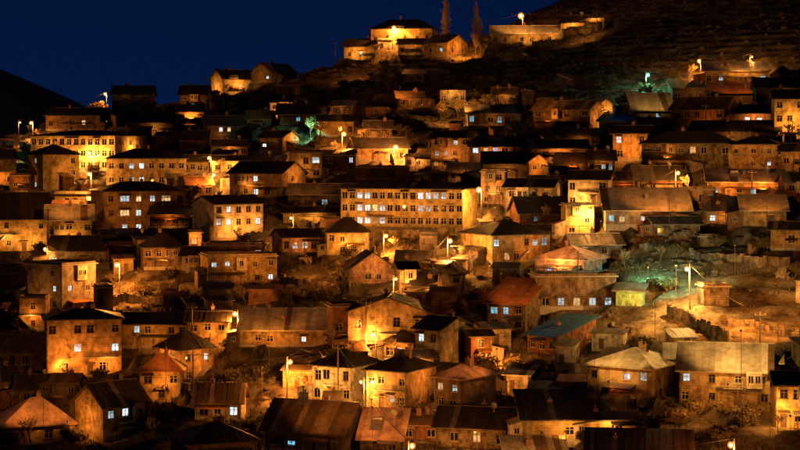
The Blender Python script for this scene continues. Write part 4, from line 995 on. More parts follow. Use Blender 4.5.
FL = [  # house, place along the wall, distance, height, power, colour, face, where
 ('sch', .85, 7, 3.5, 5200, YEL, 'F', 'school front near its corner'), ('sch', .25, 8, 6, 2600, YEL, 'F', 'far end of the school front'), ('sch', .5, 7, 5, 4200, YEL, 'R', 'school end wall'), ('n1', .5, 6, 2.5, 900, SOD, 'F', 'dark cottage with tiny cyan windows'), ('n2', .4, 7, 3, 1300, SOD, 'F', 'front of the dark two storey house'), ('c4', .5, 6, 3, 1300, SOD, 'F', 'wall under the long dark roof'), ('w7', .5, 6, 2.5, 1300, SOD, 'F', 'small house with three dark windows'), ('x21', .5, 6, 2.5, 1100, SOD, 'F', 'dim cottage behind the gold end wall'), ('u2', .5, 6, 2.5, 900, SOD, 'F', 'low dark house below the pole lamp'), ('v2', .5, 6, 3, 1300, SOD, 'F', 'low dark roofed house'), ('x7', .5, 6, 2.5, 1300, SOD, 'F', 'dim cottage under the lit gable'), ('x20', .5, 6, 2.5, 1000, SOD, 'F', 'small cottage at the slope foot'), ('x5', .5, 6, 2.5, 1300, SOD, 'F', 'low brick cottage with rusty roof'), ('x13', .5, 6, 2.5, 900, SOD, 'F', 'small dark house by the rusty sheet roof'), ('d1', .5, 6, 2.5, 900, SOD, 'F', 'house in the gloom'), ('v7', .5, 6, 2.5, 900, SOD, 'F', 'small house with two bluish windows'), ('u5', .5, 6, 3, 800, SOD, 'F', 'house with square cyan window'), ('m13', .5, 6, 2.5, 1300, SOD, 'F', 'dark hip roofed house by the lit yard'), ('x3', .5, 5, 3, 2500, YEL, 'F', 'small crest cottage by the long crest house'), ('x29', .5, 5, 3, 2000, YEL, 'F', 'terrace hut on the crest'), ('x2', .5, 5, 3, 1500, YEL, 'F', 'small cottage before the hip roofed crest house'), ('x23', .5, 5, 2.5, 900, SOD, 'F', 'dim cottage left of the ruin'), ('x27', .5, 5, 2.5, 700, SOD, 'F', 'dim cottage right of the ruin'), ('x24', .5, 5, 2.5, 700, SOD, 'F', 'half ruined hut'), ('x6', .5, 5, 2.5, 900, SOD, 'F', 'white tin roofed cottage'), ('x10', .5, 5, 2.5, 900, SOD, 'F', 'small dim house left of the white lit house'), ('x15', .5, 5, 2.5, 900, SOD, 'F', 'small grey roofed house'), ('x9', .5, 5, 2.5, 800, SOD, 'F', 'small brick house by the striped roof'), ('x18', .5, 5, 2.5, 900, SOD, 'F', 'tin roofed cottage'), ('x8', .5, 5, 2.5, 700, SOD, 'F', 'dim stone cottage'),
 ('tw', .7, 9, 2.0, 3600, YEL, 'F', 'tall yellow pyramid roofed house'), ('lx', .5, 5, 2.5, 1600, SOD, 'F', 'orange house under the greenish lamp'),
 ('ly', .5, 5, 2.5, 1200, SOD, 'F', 'flat annex near the greenish lamp'),
 ('ba', .55, 9, 2, 1500, SOD, 'F', 'two storey block with eight bays'), ('bb', .75, 8, 2.5, 2800, SOD, 'F', 'three storey block with white windows'), ('bb', .3, 8, 2.5, 1800, SOD, 'F', 'left half of the three storey block'),
 ('ya', .75, 6, 2.0, 3800, YEL, 'F', 'yellow house with big dark roof'), ('ya', .35, 6, 3, 2200, YEL, 'F', 'left end of the yellow house with big dark roof'), ('yb', .5, 6, 3.0, 3200, YEL, 'F', 'yellow house with pale roof sheets'),
 ('r4', .4, 6, 3, 4200, YEL, 'F', 'bright crest house with shrubs'), ('r4', .5, 5, 3, 2600, YEL, 'L', 'side of the bright crest house'), ('r3b', .5, 5, 2.5, 3000, SOD, 'F', 'orange cottage below the crest'), ('m7', .6, 5, 2.5, 2600, RED, 'F', 'pale pink lit house under the crest'),
 ('r5', .5, 7, 2, 700, YEL, 'F', 'gable fronted crest house'), ('t1', .4, 6, 3, 3600, YEL, 'F', 'crest house with porch'), ('t2', .6, 6, 4, 2600, YEL, 'F', 'hip roofed crest house'), ('t4', .5, 6, 4, 3600, YEL, 'F', 'long low crest house'), ('t4', .85, 6, 3, 1800, YEL, 'F', 'right end of the long low crest house'),
 ('t3', .5, 5, 3, 1000, SOD, 'R', 'gable end of the crest house by the poplars'), ('ru', .5, 6, 4.5, 3600, YEL, 'F', 'roofless ruin'), ('n2', .5, 5, 3, 2200, YEL, 'R', 'gold end wall of the dark house'), ('n3', .5, 4.5, 2.5, 1300, YEL, 'F', 'narrow gold gable'),
 ('u1', .55, 6, 4.5, 1600, YEL, 'F', 'house with bright lean roof'), ('u7', .7, 8, 2.5, 2600, RED, 'F', 'orange plastered house with three upper windows'), ('u8', .55, 5, 2.2, 1800, RED, 'F', 'pink orange cottage'), ('u9', .4, 7, 4, 4800, YEL, 'F', 'tall bright gold house'),
 ('v3', .5, 8, 3, 900, SOD, 'F', 'ochre house with hip roof'), ('v5', .7, 5, 2.5, 2600, SOD, 'F', 'porch house with lean roof'), ('v5', .25, 5, 2.5, 1600, SOD, 'F', 'left end of the porch house'), ('v4', .5, 6, 3, 700, SOD, 'F', 'ochre house at the right edge'),
 ('w4', .5, 6, 3, 4200, SOD, 'F', 'orange house below the gold gable'), ('w6', .5, 7, 2.5, 1800, SOD, 'F', 'low orange house mid slope'), ('w5', .5, 6, 3, 600, YEL, 'F', 'cottage with twin windows'),
 ('c1', .12, 9, 4, 2200, YEL, 'F', 'left part of the long yellow building'), ('c1', .4, 10, 4, 2400, YEL, 'F', 'middle of the long yellow building'), ('c1', .7, 10, 4, 2400, YEL, 'F', 'right part of the long yellow building'), ('c1', .3, 6, 4.5, 3600, YEL, 'R', 'end wall of the long yellow building'),
 ('c2', .5, 7, 3, 3600, RED, 'F', 'narrow three storey house'), ('c3', .4, 6, 2.5, 2000, RED, 'F', 'pink house with blue window'), ('c4g', .5, 6, 4, 1800, SOD, 'F', 'lit gable with two arched windows'), ('c4b', .5, 6, 3, 1500, SOD, 'F', 'tall narrow ochre house'), ('c5', .5, 5, 2.5, 1400, RED, 'F', 'small pale orange house'),
 ('c6', .35, 6, 2.5, 2600, SOD, 'F', 'pale house in the crowded middle'), ('c6', .8, 6, 2.5, 1500, SOD, 'F', 'right end of the pale house'), ('c7', .4, 6, 2.2, 4600, YEL, 'F', 'bright cream house'), ('c13', .4, 5, 5, 2400, YEL, 'F', 'bright narrow yellow house'),
 ('m1', .35, 7, 3.5, 3800, SOD, 'F', 'white lit house with rows of windows'), ('m1', .8, 7, 3, 2200, SOD, 'F', 'right end of the white lit house'), ('m2', .4, 6, 3, 1300, SOD, 'F', 'house with pink gable end'), ('m2', .5, 6, 5, 1800, RED, 'R', 'pink gable end'), ('m3', .3, 5, 2.5, 2400, YEL, 'F', 'long low yellow house'),
 ('m4', .4, 6, 3, 1200, YEL, 'F', 'flat house with wide window'), ('m5', .5, 5, 2.5, 1500, SOD, 'R', 'small house with orange side'), ('m10', .6, 5, 2.5, 2400, YEL, 'F', 'low wall like house'), ('m11', .5, 6, 3, 2600, YEL, 'F', 'yellow house with dark hipped roof'), ('m11w', .4, 6, 2.5, 1000, SOD, 'F', 'ochre wing with square windows'),
 ('m12', .6, 8, 3, 1300, SOD, 'F', 'flat white roofed house'), ('m14', .5, 4, 2.2, 1100, SOD, 'F', 'small lit cube house'), ('m15', .5, 6, 3, 1000, RED, 'F', 'pinkish gable'), ('m16d', .4, 5, 3, 1800, YEL, 'F', 'narrow yellow wall'), ('m16b', .5, 6, 2.5, 1800, SOD, 'F', 'wide lean-to house'),
 ('m17', .5, 7, 3, 3600, SOD, 'L', 'left wall of the large hip roofed house'), ('m17', .55, 7, 2.5, 1500, SOD, 'F', 'front of the large hip roofed house'), ('m18', .6, 6, 3, 6000, RED, 'F', 'pink hipped house'), ('m19', .5, 9, 3, 250, YEL, 'F', 'flat fronted house with four lit windows'), ('m19g', .5, 6, 2.5, 600, (0.75, 1.0, 0.22), 'F', 'small greenish shed'),
 ('m22', .5, 7, 4, 700, SOD, 'F', 'house with pale hip roof'), ('m22', .5, 6, 3, 1200, YEL, 'R', 'side of the pale hip roofed house'), ('m23', .55, 10, 4, 1500, YEL, 'F', 'large house with tan roof'), ('m24', .25, 5, 2.5, 2600, YEL, 'F', 'gold house at the bottom right'),
 ('m25', .6, 5, 2.0, 1500, YEL, 'F', 'dark corrugated roof house'), ('m25b', .4, 5, 2.2, 2400, YEL, 'F', 'gold low wall house'),
 ('b1', .3, 8, 4, 4200, SOD, 'F', 'orange three storey mansion'), ('b1', .8, 7, 3, 2600, SOD, 'F', 'right end of the orange mansion'), ('b2', .5, 7, 2.5, 1500, SOD, 'F', 'long dark roofed house'), ('b5', .5, 6, 3, 1300, SOD, 'F', 'narrow terrace house'), ('b3', .5, 8, 4, 1300, SOD, 'L', 'light wall of the cube house'),
 ('b6', .5, 6, 4, 3600, SOD, 'L', 'bright side of the black pyramid roofed house'), ('b6', .5, 6, 3, 1500, SOD, 'F', 'front of the black pyramid roofed house'), ('b6b', .6, 6, 3, 2600, SOD, 'F', 'orange roofed cottage'), ('b7', .5, 6, 3.5, 3000, SOD, 'L', 'gold gable wall of the dark fronted house'), ('b9', .5, 5, 3, 1500, SOD, 'R', 'dark house with lit roof edge'),
 ('b14', .4, 7, 3, 2600, YEL, 'F', 'pale yellow house with dark hip roof'), ('b15', .4, 6, 2.2, 3000, YEL, 'F', 'veranda house'), ('b15', .5, 6, 5, 2800, SOD, 'R', 'side wall of the veranda house'), ('b17', .25, 5, 3.0, 4200, YEL, 'F', 'big gable house'), ('b19', .5, 4, 2.2, 1200, SOD, 'F', 'small lit bay house'), ('b18', .5, 8, 4, 500, SOD, 'R', 'side of the dark roofed two storey house'),
 ('r1', .4, 8, 3, 900, SOD, 'F', 'dark gabled house on the left crest'), ('r3', .4, 7, 3, 800, SOD, 'F', 'dark crest house with cyan window'), ('m8', .3, 7, 3, 500, SOD, 'F', 'dark house with two bluish windows'), ('dk1', .5, 6, 2.5, 800, SOD, 'F', 'dim house right of the school'), ('v1', .3, 8, 3, 900, SOD, 'F', 'long dark hipped house'), ('m20', .4, 7, 3, 500, SOD, 'F', 'dark house with rusty roof'), ('w3', .4, 7, 2.5, 900, SOD, 'F', 'walls under the striped roof'), ('b20', .3, 6, 3, 2600, SOD, 'F', 'open shed by the glowing bush'), ('b22', .3, 7, 3, 1200, SOD, 'F', 'long house with tan sheet roof'), ('b10', .4, 6, 2.5, 600, SOD, 'F', 'gable cottage with blue window'), ('b9b', .5, 4, 2.5, 1200, SOD, 'F', 'small wall house at the left edge'), ('b2b', .6, 5, 2.5, 1600, SOD, 'F', 'orange end house by the lane'),
]
LED = (0.25, 0.62, 1.0); M_BULB[LED] = emit('led_bulb', LED, 20)
GSH = (0.75, 1.0, 0.22); M_BULB[GSH] = emit('greenish_bulb', GSH, 25)
fr = random.Random(5)
for (k, u, dist, h, p, c, f, where) in FL: flood(k, 'added hooded lamp turned to the ' + where, u, dist*(1.0 if k in ('c1', 'bb', 'ba') else fr.uniform(.42, .72)), h*fr.uniform(.7, 1.1), p*(.75 if k == 'c1' else .5)*fr.uniform(.7, 1.2), c, f)
for (k, u, dist, dh, p, c, f, where) in [   # tall added ones that also reach the roof
 ('m23', .7, 9, 3.5, 7500, PAL, 'F', 'broad tan roof'), ('m22', .5, 8, 3.5, 5500, PAL, 'F', 'pale weathered hip roof'), ('b8', .45, 8, 3.5, 3600, SOD, 'F', 'pale pink hip roof'), ('b12', .8, 8, 4.0, 2000, SOD, 'F', 'broad rusty brown roof'),
 ('b22', .35, 8, 3.5, 2000, SOD, 'F', 'tan sheet roof by the lane'), ('m20', .8, 7, 4, 2200, RED, 'F', 'rusty orange roof'), ('w3', .7, 8, 4, 4200, SOD, 'F', 'long pale striped roof'), ('v5', .6, 7, 3, 1600, SOD, 'F', 'lean roof of the porch house'), ('v8', .5, 6, 3, 1500, SOD, 'F', 'pale roof terrace'),
 ('u3', .5, 7, 3, 1500, PAL, 'F', 'pale greenish roof slope'), ('u4', .5, 7, 3, 2000, SOD, 'F', 'rusty lean roof'), ('u1', .7, 7, 3.5, 2200, YEL, 'F', 'bright lean roof'), ('n2', .2, 8, 3, 900, SOD, 'F', 'long dark two storey roof'), ('b13', .5, 7, 4, 1600, RED, 'F', 'pinkish sheet roof'),
 ('b16', .4, 6, 3.5, 1500, RED, 'R', 'pink side roof of the three storey house'), ('b6b', .7, 6, 3, 1500, SOD, 'F', 'orange cottage roof'), ('b9', .7, 6, 3, 1500, SOD, 'R', 'sloping roof edge at the left'), ('yb', .5, 7, 4, 2200, SOD, 'F', 'pale roof sheets beside the big dark roof'), ('m18', .5, 7, 3, 3500, RED, 'F', 'pink hipped roof'),
 ('m25e', .5, 6, 3.5, 1800, YEL, 'F', 'tan roof at the very bottom'), ('c5b', .3, 6, 3, 1500, SOD, 'F', 'arched pale roof'), ('m9', .3, 7, 3, 900, SOD, 'F', 'pale roof edge with the cyan window'), ('m12', .5, 7, 3.5, 700, SOD, 'F', 'flat white roof'), ('t4', .3, 6, 3, 1300, YEL, 'F', 'pale roof of the long crest house'), ('c14', .4, 6, 3, 1000, YEL, 'F', 'pale hut roof')]:
    flood(k, 'added tall hooded lamp shining down on the ' + where, u, dist, HOUSES[k]['top']+dh, p*1.8, c, f, 85, -14)
def ground_flood(label, x, yb, h, p, c, yaw=0, tilt=-28):  # hooded lamp added to brighten open ground, no fixture seen there
    D = stand(x, hit(x, yb, ground)); dx, _ = ray(x, yb); t = link('added_lamp', None); t.location = (dx*D, D, float(ground(dx*D, D))); t.rotation_euler = (0, 0, math.radians(yaw))
    tag(t, label, 'street lamp', 'added hooded lamps')
    b = MB(); b.tube((0, 0, -0.5), (0, 0, h), 0.045, 0.035, 6); b.build('pole', M_POLE, t)
    b = MB(); b.box(-0.15, 0.15, -0.10, 0.10, h-0.11, h+0.11); b.box(-0.17, 0.17, -0.12, 0.26, h+0.113, h+0.14); b.build('lamp_housing', M_METAL, t)
    b = MB(); b.quad((-0.13, 0.115, h-0.09), (-0.13, 0.115, h+0.09), (0.13, 0.115, h+0.09), (0.13, 0.115, h-0.09)); b.build('lamp_glass', M_BULB[c], t)
    add_light(t, (0, 0.38, h), c, p*.75, 140, (math.radians(90+tilt), 0, 0))
for a_ in [('added hooded lamp over the lit yard with the round bush', 135, 308, 5, 2600, SOD), ('added hooded lamp over the open lit bank', 322, 296, 6, 3800, SOD), ('added hooded lamp on the lit bank near the pinkish gable', 300, 284, 5, 2200, SOD), ('added hooded lamp over the lower yard', 262, 404, 6, 2600, SOD),
    ('added hooded lamp over the bright bare slope', 725, 344, 8, 22000, SOD, -15), ('added hooded lamp at the right end of the bright bare slope', 778, 346, 8, 18000, SOD, 10), ('added hooded lamp below the stone wall running downhill', 655, 338, 6, 6000, YEL), ('added hooded lamp by the bushes before the gold house', 770, 440, 5, 3000, YEL),
    ('added hooded lamp among the gold lit trees', 462, 127, 6, 13000, YEL), ('added hooded lamp beside the green lit trees', 312, 142, 4, 6000, GRN), ('added hooded lamp by the glowing orange bush', 497, 380, 5, 6500, SOD), ('added hooded lamp under the bank of the long yellow building', 425, 256, 6, 3600, YEL), ('added hooded lamp on the left half of that bank', 350, 250, 5, 1000, SOD),
    ('added hooded lamp before the green bushes', 648, 303, 6, 6500, GRN), ('added hooded lamp lighting the bare ground left of the pole lamp', 676, 301, 6, 6500, GRN), ('added hooded lamp before the poplars', 462, 63, 5, 9000, SOD), ('added hooded lamp on the upper crest wall', 585, 44, 5, 2500, YEL), ('added hooded lamp on the dark middle slope', 400, 108, 6, 2600, SOD), ('added hooded lamp on the dark upper slope', 350, 84, 6, 2200, SOD),
    ('added hooded lamp on the rubble slope', 735, 280, 6, 1200, SOD), ('added hooded lamp by the large hip roofed house', 475, 276, 5, 2400, SOD), ('added hooded lamp in the yard of the orange mansion', 60, 392, 5, 2000, SOD), ('added hooded lamp among the lower bushes', 700, 432, 5, 1200, YEL)]:
    ground_flood(*a_)
flood('m21', 'added small bluish lamp over the dark blue roof', .6, 4, HOUSES['m21']['top']+2.5, 300, LED, 'F', 85, -14)  # bluish lamps added to bring out the two blue roofs
flood('n4', 'added small bluish lamp over the low shed with bluish roof', .6, 4, HOUSES['n4']['top']+2, 120, LED, 'F', 85, -14)

# ------------------------------------------------------------------ trees and shrubs
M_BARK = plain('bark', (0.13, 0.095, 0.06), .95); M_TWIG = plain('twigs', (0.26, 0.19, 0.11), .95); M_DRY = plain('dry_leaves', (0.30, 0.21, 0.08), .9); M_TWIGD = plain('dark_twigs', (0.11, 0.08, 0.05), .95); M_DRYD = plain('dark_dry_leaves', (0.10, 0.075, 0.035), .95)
M_GRASS = plain('dry_grass', (0.12, 0.088, 0.045), .95); M_ROCK = plain('rock', (0.10, 0.08, 0.06), .95); M_EVER = plain('evergreen_needles', (0.06, 0.075, 0.03), .9)

def bare_tree(seed, Ht, spread, levels=4, leafy=0):
    r = random.Random(seed); tk, cr = MB(), MB()
    def grow(p, d, ln, rad, lv):
        segs = 3 if lv < 2 else 2
        for i in range(segs):
            d = (d + Vector((r.uniform(-1, 1), r.uniform(-1, 1), r.uniform(-.3, .7)))*0.17).normalized()
            q = p + d*(ln/segs); r1 = rad*(0.80 if i < segs-1 else 0.62)
            rad = max(rad, .034); r1 = max(r1, .030)
            (tk if lv < 2 else cr).tube(p, q, rad, r1, 6 if lv < 2 else 3); p, rad = q, r1
            if lv > 0 and lv < levels and i < segs-1:
                side = (d + Vector((r.uniform(-1, 1), r.uniform(-1, 1), r.uniform(0, .6)))*spread).normalized()
                grow(p, side, ln*r.uniform(.5, .7), rad*.62, lv+1)
        if lv >= levels:
            for _ in range(leafy):
                c = p + Vector((r.uniform(-1, 1), r.uniform(-1, 1), r.uniform(-1, 1)))*0.3; a = r.uniform(.07, .16)
                n = Vector((r.uniform(-1, 1), r.uniform(-1, 1), r.uniform(-1, 1))).normalized(); u = n.orthogonal().normalized()*a; v = n.cross(u)
                cr.quad(c-u-v, c+u-v, c+u+v, c-u+v, 1)
            return
        for k in range(3 if lv < 2 else r.choice((2, 3))):
            side = (d + Vector((r.uniform(-1, 1), r.uniform(-1, 1), r.uniform(-.1, .6)))*spread).normalized()
            grow(p, side, ln*r.uniform(.58, .8), rad*.78, lv+1)
    grow(Vector((0, 0, -0.3)), Vector((0, 0, 1)), Ht*.34, Ht*.036, 0)
    return tk.mesh('trunk', M_BARK, True), cr.mesh('crown', [M_TWIG, M_DRY])

def poplar_tree(seed, Ht, R):
    r = random.Random(seed); tk, cr = MB(), MB(); p = Vector((0, 0, -.4)); n = 9
    for i in range(n):
        q = Vector((r.uniform(-.08, .08), r.uniform(-.08, .08), Ht*(i+1)/n)); tk.tube(p, q, .30*(1-i/n)+.03, .30*(1-(i+1)/n)+.03, 7); p = q
    for i in range(620):
        z = Ht*r.uniform(.1, .97); a = r.uniform(0, 6.283); k = z/Ht
        rr = R*(min(1, k*5))*(1-k**3)*r.uniform(.45, 1.05)*(.62+.75*abs(math.sin(z*.9+seed)*math.cos(a*1.5+z*.5))); ln = r.uniform(1.0, 2.6)
        s = Vector((math.cos(a)*.05, math.sin(a)*.05, z)); e = Vector((math.cos(a)*rr, math.sin(a)*rr, min(z+ln, Ht*1.01)))
        cr.tube(s, e, .07, .035, 3)
        for j in range(4):
            b_ = s.lerp(e, r.uniform(.35, 1)); e2 = b_ + Vector((r.uniform(-.35, .35), r.uniform(-.35, .35), r.uniform(.4, 1.0))); cr.tube(b_, e2, .035, .02, 3)
    return tk.mesh('trunk', M_BARK, True), cr.mesh('crown', M_TWIG)

def bush_mesh(seed, mats, leafy):
    r = random.Random(seed); st, cr = MB(), MB()
    for i in range(13):
        a = r.uniform(0, 6.283); s = r.uniform(.2, .75)
        d = Vector((math.cos(a)*s, math.sin(a)*s, 1)).normalized(); p = Vector((math.cos(a)*.1, math.sin(a)*.1, -.15)); q = p+d*r.uniform(.5, .9)
        st.tube(p, q, .05, .03, 4)
        for j in range(9):
            d2 = (d+Vector((r.uniform(-1, 1), r.uniform(-1, 1), r.uniform(-.2, .8)))*.75).normalized(); b0 = p.lerp(q, r.uniform(.4, 1)); e = b0+d2*r.uniform(.5, 1.0)
            cr.tube(b0, e, .02, .010, 3)
            for k in range(5):
                b1 = b0.lerp(e, r.uniform(.3, 1)); e1 = b1+(d2+Vector((r.uniform(-1, 1), r.uniform(-1, 1), r.uniform(-.5, 1)))*.8).normalized()*r.uniform(.2, .45); cr.tube(b1, e1, .011, .006, 3)
                for _ in range(leafy):
                    c = b1.lerp(e1, r.uniform(.2, 1.1)); n = Vector((r.uniform(-1, 1), r.uniform(-1, 1), r.uniform(-1, 1))).normalized(); u = n.orthogonal().normalized()*r.uniform(.04, .09); v = n.cross(u)
                    cr.quad(c-u-v, c+u-v, c+u+v, c-u+v, 1)
    return st.mesh('stem', M_BARK), cr.mesh('foliage', mats)

T_BARE = [bare_tree(s, 6.0, .95) for s in (1, 2, 3)]; T_LEAF = [bare_tree(s, 6.0, .85, leafy=5) for s in (5, 6)]
POP = [poplar_tree(1, 22, 2.3), poplar_tree(2, 22, 2.1)]
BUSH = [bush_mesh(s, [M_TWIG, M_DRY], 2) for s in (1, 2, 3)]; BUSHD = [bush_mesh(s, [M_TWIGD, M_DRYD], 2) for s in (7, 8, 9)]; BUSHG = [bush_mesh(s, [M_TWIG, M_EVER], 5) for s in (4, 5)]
def plant(kind, label, x, yb, ytop, group, idx=0, wide=1.0, base_fn=ground):
    src = {'bare': T_BARE, 'leaf': T_LEAF, 'pop': POP, 'bush': BUSH, 'ever': BUSHG}[kind]
    nm, cat, parts = {'bare': ('bare_tree', 'tree', ('trunk', 'crown')), 'leaf': ('leafy_tree', 'tree', ('trunk', 'crown')), 'pop': ('poplar_tree', 'tree', ('trunk', 'crown')),
                      'bush': ('shrub', 'shrub', ('stem', 'foliage')), 'ever': ('green_shrub', 'shrub', ('stem', 'foliage'))}[kind]
    D = stand(x, hit(x, yb, base_fn), 0.9); dx, dz = ray(x, yb); h = (HY-ytop)*D/F_PX - float(ground(dx*D, D))
    ref = {'bare': 7.0, 'leaf': 7.0, 'pop': 22.2, 'bush': 1.75, 'ever': 1.75}[kind]
    t = link(nm, None); t.location = (dx*D, D, float(ground(dx*D, D))); t.rotation_euler = (0, 0, random.uniform(0, 6.28)); k = h/ref
    t.scale = (k*wide, k*wide, k); tag(t, label, cat, group)
    for pn, me in zip(parts, src[idx % len(src)]): link(pn, me, t)
    return t
G1, G2 = 'bare trees in the yards', 'shrubs on the slope'
plant('pop', 'tall slim poplar right beside the crest house with the cyan window', 446, 56, -3, 'poplars on the crest', 0)
plant('pop', 'tall slim poplar next to the long low crest house', 476, 54, 3, 'poplars on the crest', 1, 1.0)
plant('pop', 'thin young poplar close against the right poplar', 481, 54, 20, 'poplars on the crest', 0, .9)
for i, (x, yb, yt, lb) in enumerate([
    (441, 121, 98, 'gold lit tree left of the roofless ruin'), (458, 122, 94, 'gold lit tree before the roofless ruin'), (487, 112, 91, 'bright gold tree right of the roofless ruin'),
    (474, 114, 96, 'gold lit tree between ruin and cyan windowed cottage'), (311, 138, 113, 'green lit tree beside the dark roofed house'), (100, 113, 97, 'orange lit tree under the left crest lamp'),
    (320, 139, 118, 'green lit tree nearer the slope lamp'), (556, 172, 155, 'dark tree among the crowded middle roofs')]):
    plant('leaf', lb, x, yb, yt, 'leafy lit trees', i, 1.1)
for i, (x, yb, yt, lb, w) in enumerate([
    (515, 266, 235, 'dark bare tree in front of the large hip roofed house', 1.0), (32, 440, 404, 'bare tree before the pale pink hip roof', 1.15), (345, 291, 262, 'lit bare tree right of the open lit bank', 1.0),
    (312, 272, 248, 'bare tree on the lit bank below the ochre wing', 1.0), (197, 99, 82, 'small bare tree left of the bright crest house', 1.0), (226, 96, 80, 'bare tree before the bright crest house', 1.1),
    (334, 404, 376, 'bare shrubby tree before the pale yellow house', 1.1), (104, 236, 215, 'bare tree at the corner of the three storey orange block', 1.2), (605, 172, 152, 'bare tree before the twin white windows', 1.1),
    (361, 298, 272, 'bare tree beside the pinkish gable', 1.0), (640, 165, 146, 'bare tree below the orange lit house with white window', 1.1), (270, 412, 384, 'dark bare tree in the lower yard', .8),
    (740, 408, 384, 'bare tree before the broad tan roofed house', 1.3), (660, 418, 392, 'bare tree beside the pale hip roofed house', 1.2), (335, 345, 318, 'bare tree by the dark side block', .9), (778, 432, 405, 'lit bare tree before the gold house at the bottom right', 1.0),
    (185, 305, 282, 'bare tree on the dark bank below the flat white roof', 1.2), (245, 303, 280, 'bare tree on the rubble bank', 1.2), (465, 298, 276, 'bare tree right of the ochre gable house', .9), (385, 120, 104, 'bare tree on the dark upper slope', 1.2), (640, 92, 78, 'bare tree beside the green lamp', 1.0),
    (20, 268, 243, 'bare tree below the bright yellow house with big dark roof', 1.0), (70, 262, 238, 'bare tree before the bright yellow house with pale roof sheets', .9), (240, 247, 222, 'bare tree before the white lit house with rows of windows', 1.0), (178, 194, 172, 'bare tree at the right of the two storey block', 1.0),
    (88, 184, 160, 'bare tree before the school front', 1.0), (130, 178, 152, 'bare tree by the school corner', .9), (420, 242, 226, 'bare tree on the bank under the long yellow building', 1.1), (372, 246, 228, 'bare tree on the bank beside the hipped yellow house', 1.1), (460, 262, 240, 'bare tree by the yellow lamp under the bank', 1.1), (437, 258, 238, 'bare tree lit by the yellow lamp under the bank', 1.0),
    (545, 222, 198, 'bare tree among the crowded pale houses', 1.0), (586, 210, 186, 'bare tree before the bright cream house', .8), (690, 140, 118, 'bare tree before the orange plastered house', 1.0), (790, 145, 115, 'bare tree before the tall bright gold house', 1.2), (62, 384, 352, 'bare tree before the orange mansion', .9), (12, 408, 380, 'bare tree by the small lit wall house', 1.0),
    (165, 408, 378, 'bare tree before the orange roofed cottage', .9), (155, 440, 410, 'dark bare tree right of the gold gable wall', 1.0), (405, 416, 385, 'bare tree before the veranda house', .8), (392, 360, 328, 'bare tree before the big gable wall', .8), (430, 430, 398, 'dark bare tree before the three storey dim house', 1.0), (500, 430, 402, 'dark bare tree among the lower roofs', 1.0),
    (625, 268, 244, 'dark bare tree on the rubble slope', 1.3), (748, 262, 238, 'dark bare tree below the small house with two bluish windows', 1.3), (790, 290, 262, 'dark bare tree at the right of the rubble slope', 1.2), (660, 262, 240, 'dark bare tree by the lower hut', 1.3), (560, 330, 306, 'dark bare tree behind the blue roof', 1.0), (265, 255, 230, 'bare tree left of the ochre wing', 1.0), (225, 185, 165, 'bare tree under the yellow lamp pair', 1.0)]):
    plant('bare', lb, x, yb, yt, G1, i, w)
for i, (x, yb, yt, lb, w) in enumerate([
    (489, 374, 349, 'big glowing orange bush beside the open shed', 1.0), (512, 372, 354, 'orange lit bush behind the open shed', 1.1), (538, 376, 356, 'dim orange bush right of the open shed', 1.1),
    (143, 297, 282, 'round dark bush in the lit yard', 1.4), (700, 415, 397, 'dry bush below the broad tan roofed house', 1.2), (725, 418, 400, 'dry bush before the lit doorway', 1.2), (755, 420, 402, 'dry bush near the gold house', 1.2),
    (680, 425, 405, 'dry bush between the two big lower roofs', 1.2), (650, 432, 412, 'dry bush near the gold low wall', 1.2), (305, 300, 284, 'dry bush on the lit bank', 1.2), (330, 300, 283, 'lit dry bush beside the broad tan roof', 1.2), (210, 302, 287, 'dark bush on the bank under the flat house', 1.3), (170, 298, 284, 'dark bush right of the lit yard', 1.2),
    (215, 98, 88, 'lit shrub in front of the bright crest house', 1.1), (570, 38, 28, 'lit shrub right of the long low crest house', 1.3), (585, 36, 27, 'lit shrub on the upper crest wall', 1.2), (600, 112, 100, 'dark shrub behind the gold gable', 1.3), (623, 108, 95, 'dim shrub left of the pale greenish roof', 1.4), (672, 86, 76, 'lit round shrub beside the orange pole lamp', 1.0)]):
    plant('bush', lb, x, yb, yt, G2, i, w)
for i, (x, yb, yt, lb, w) in enumerate([
    (648, 296, 286, 'low green lit bush above the greenish shed', 1.5), (634, 292, 278, 'green bush behind the greenish shed', 1.3), (652, 290, 276, 'dark green bush up the bank', 1.3), (668, 291, 277, 'dark green bush behind the pole lamp', 1.3)]):
    plant('ever', lb, x, yb, yt, 'green bushes by the pole lamp', i, w)

# ------------------------------------------------------------------ free ground test and scattered cover
def clear_of_houses(X, Y, m=0.6):
    ok = np.ones(X.shape, bool)
    for (cx, cy, th, w, d, pz, r) in PADS:
        c, s = math.cos(th), math.sin(th); u = (X-cx)*c+(Y-cy)*s; v = -(X-cx)*s+(Y-cy)*c
        ok &= ~((np.abs(u) < w/2+m) & (np.abs(v) < d/2+m))
    return ok
def scatter(n):
    Y = rng.uniform(0, 1, n)**0.8*380+232; X = rng.uniform(-.245, .245, n)*Y
    ok = clear_of_houses(X, Y); X, Y = X[ok], Y[ok]; Z = ground(X, Y); px, py = HX+F_PX*X/Y, HY-F_PX*Z/Y
    ok = ~((px > 640) & (py > 284) & (py < 346)) | (rng.random(len(X)) < .3)      # the bright bank is mostly bare earth
    return X[ok], Y[ok], Z[ok]
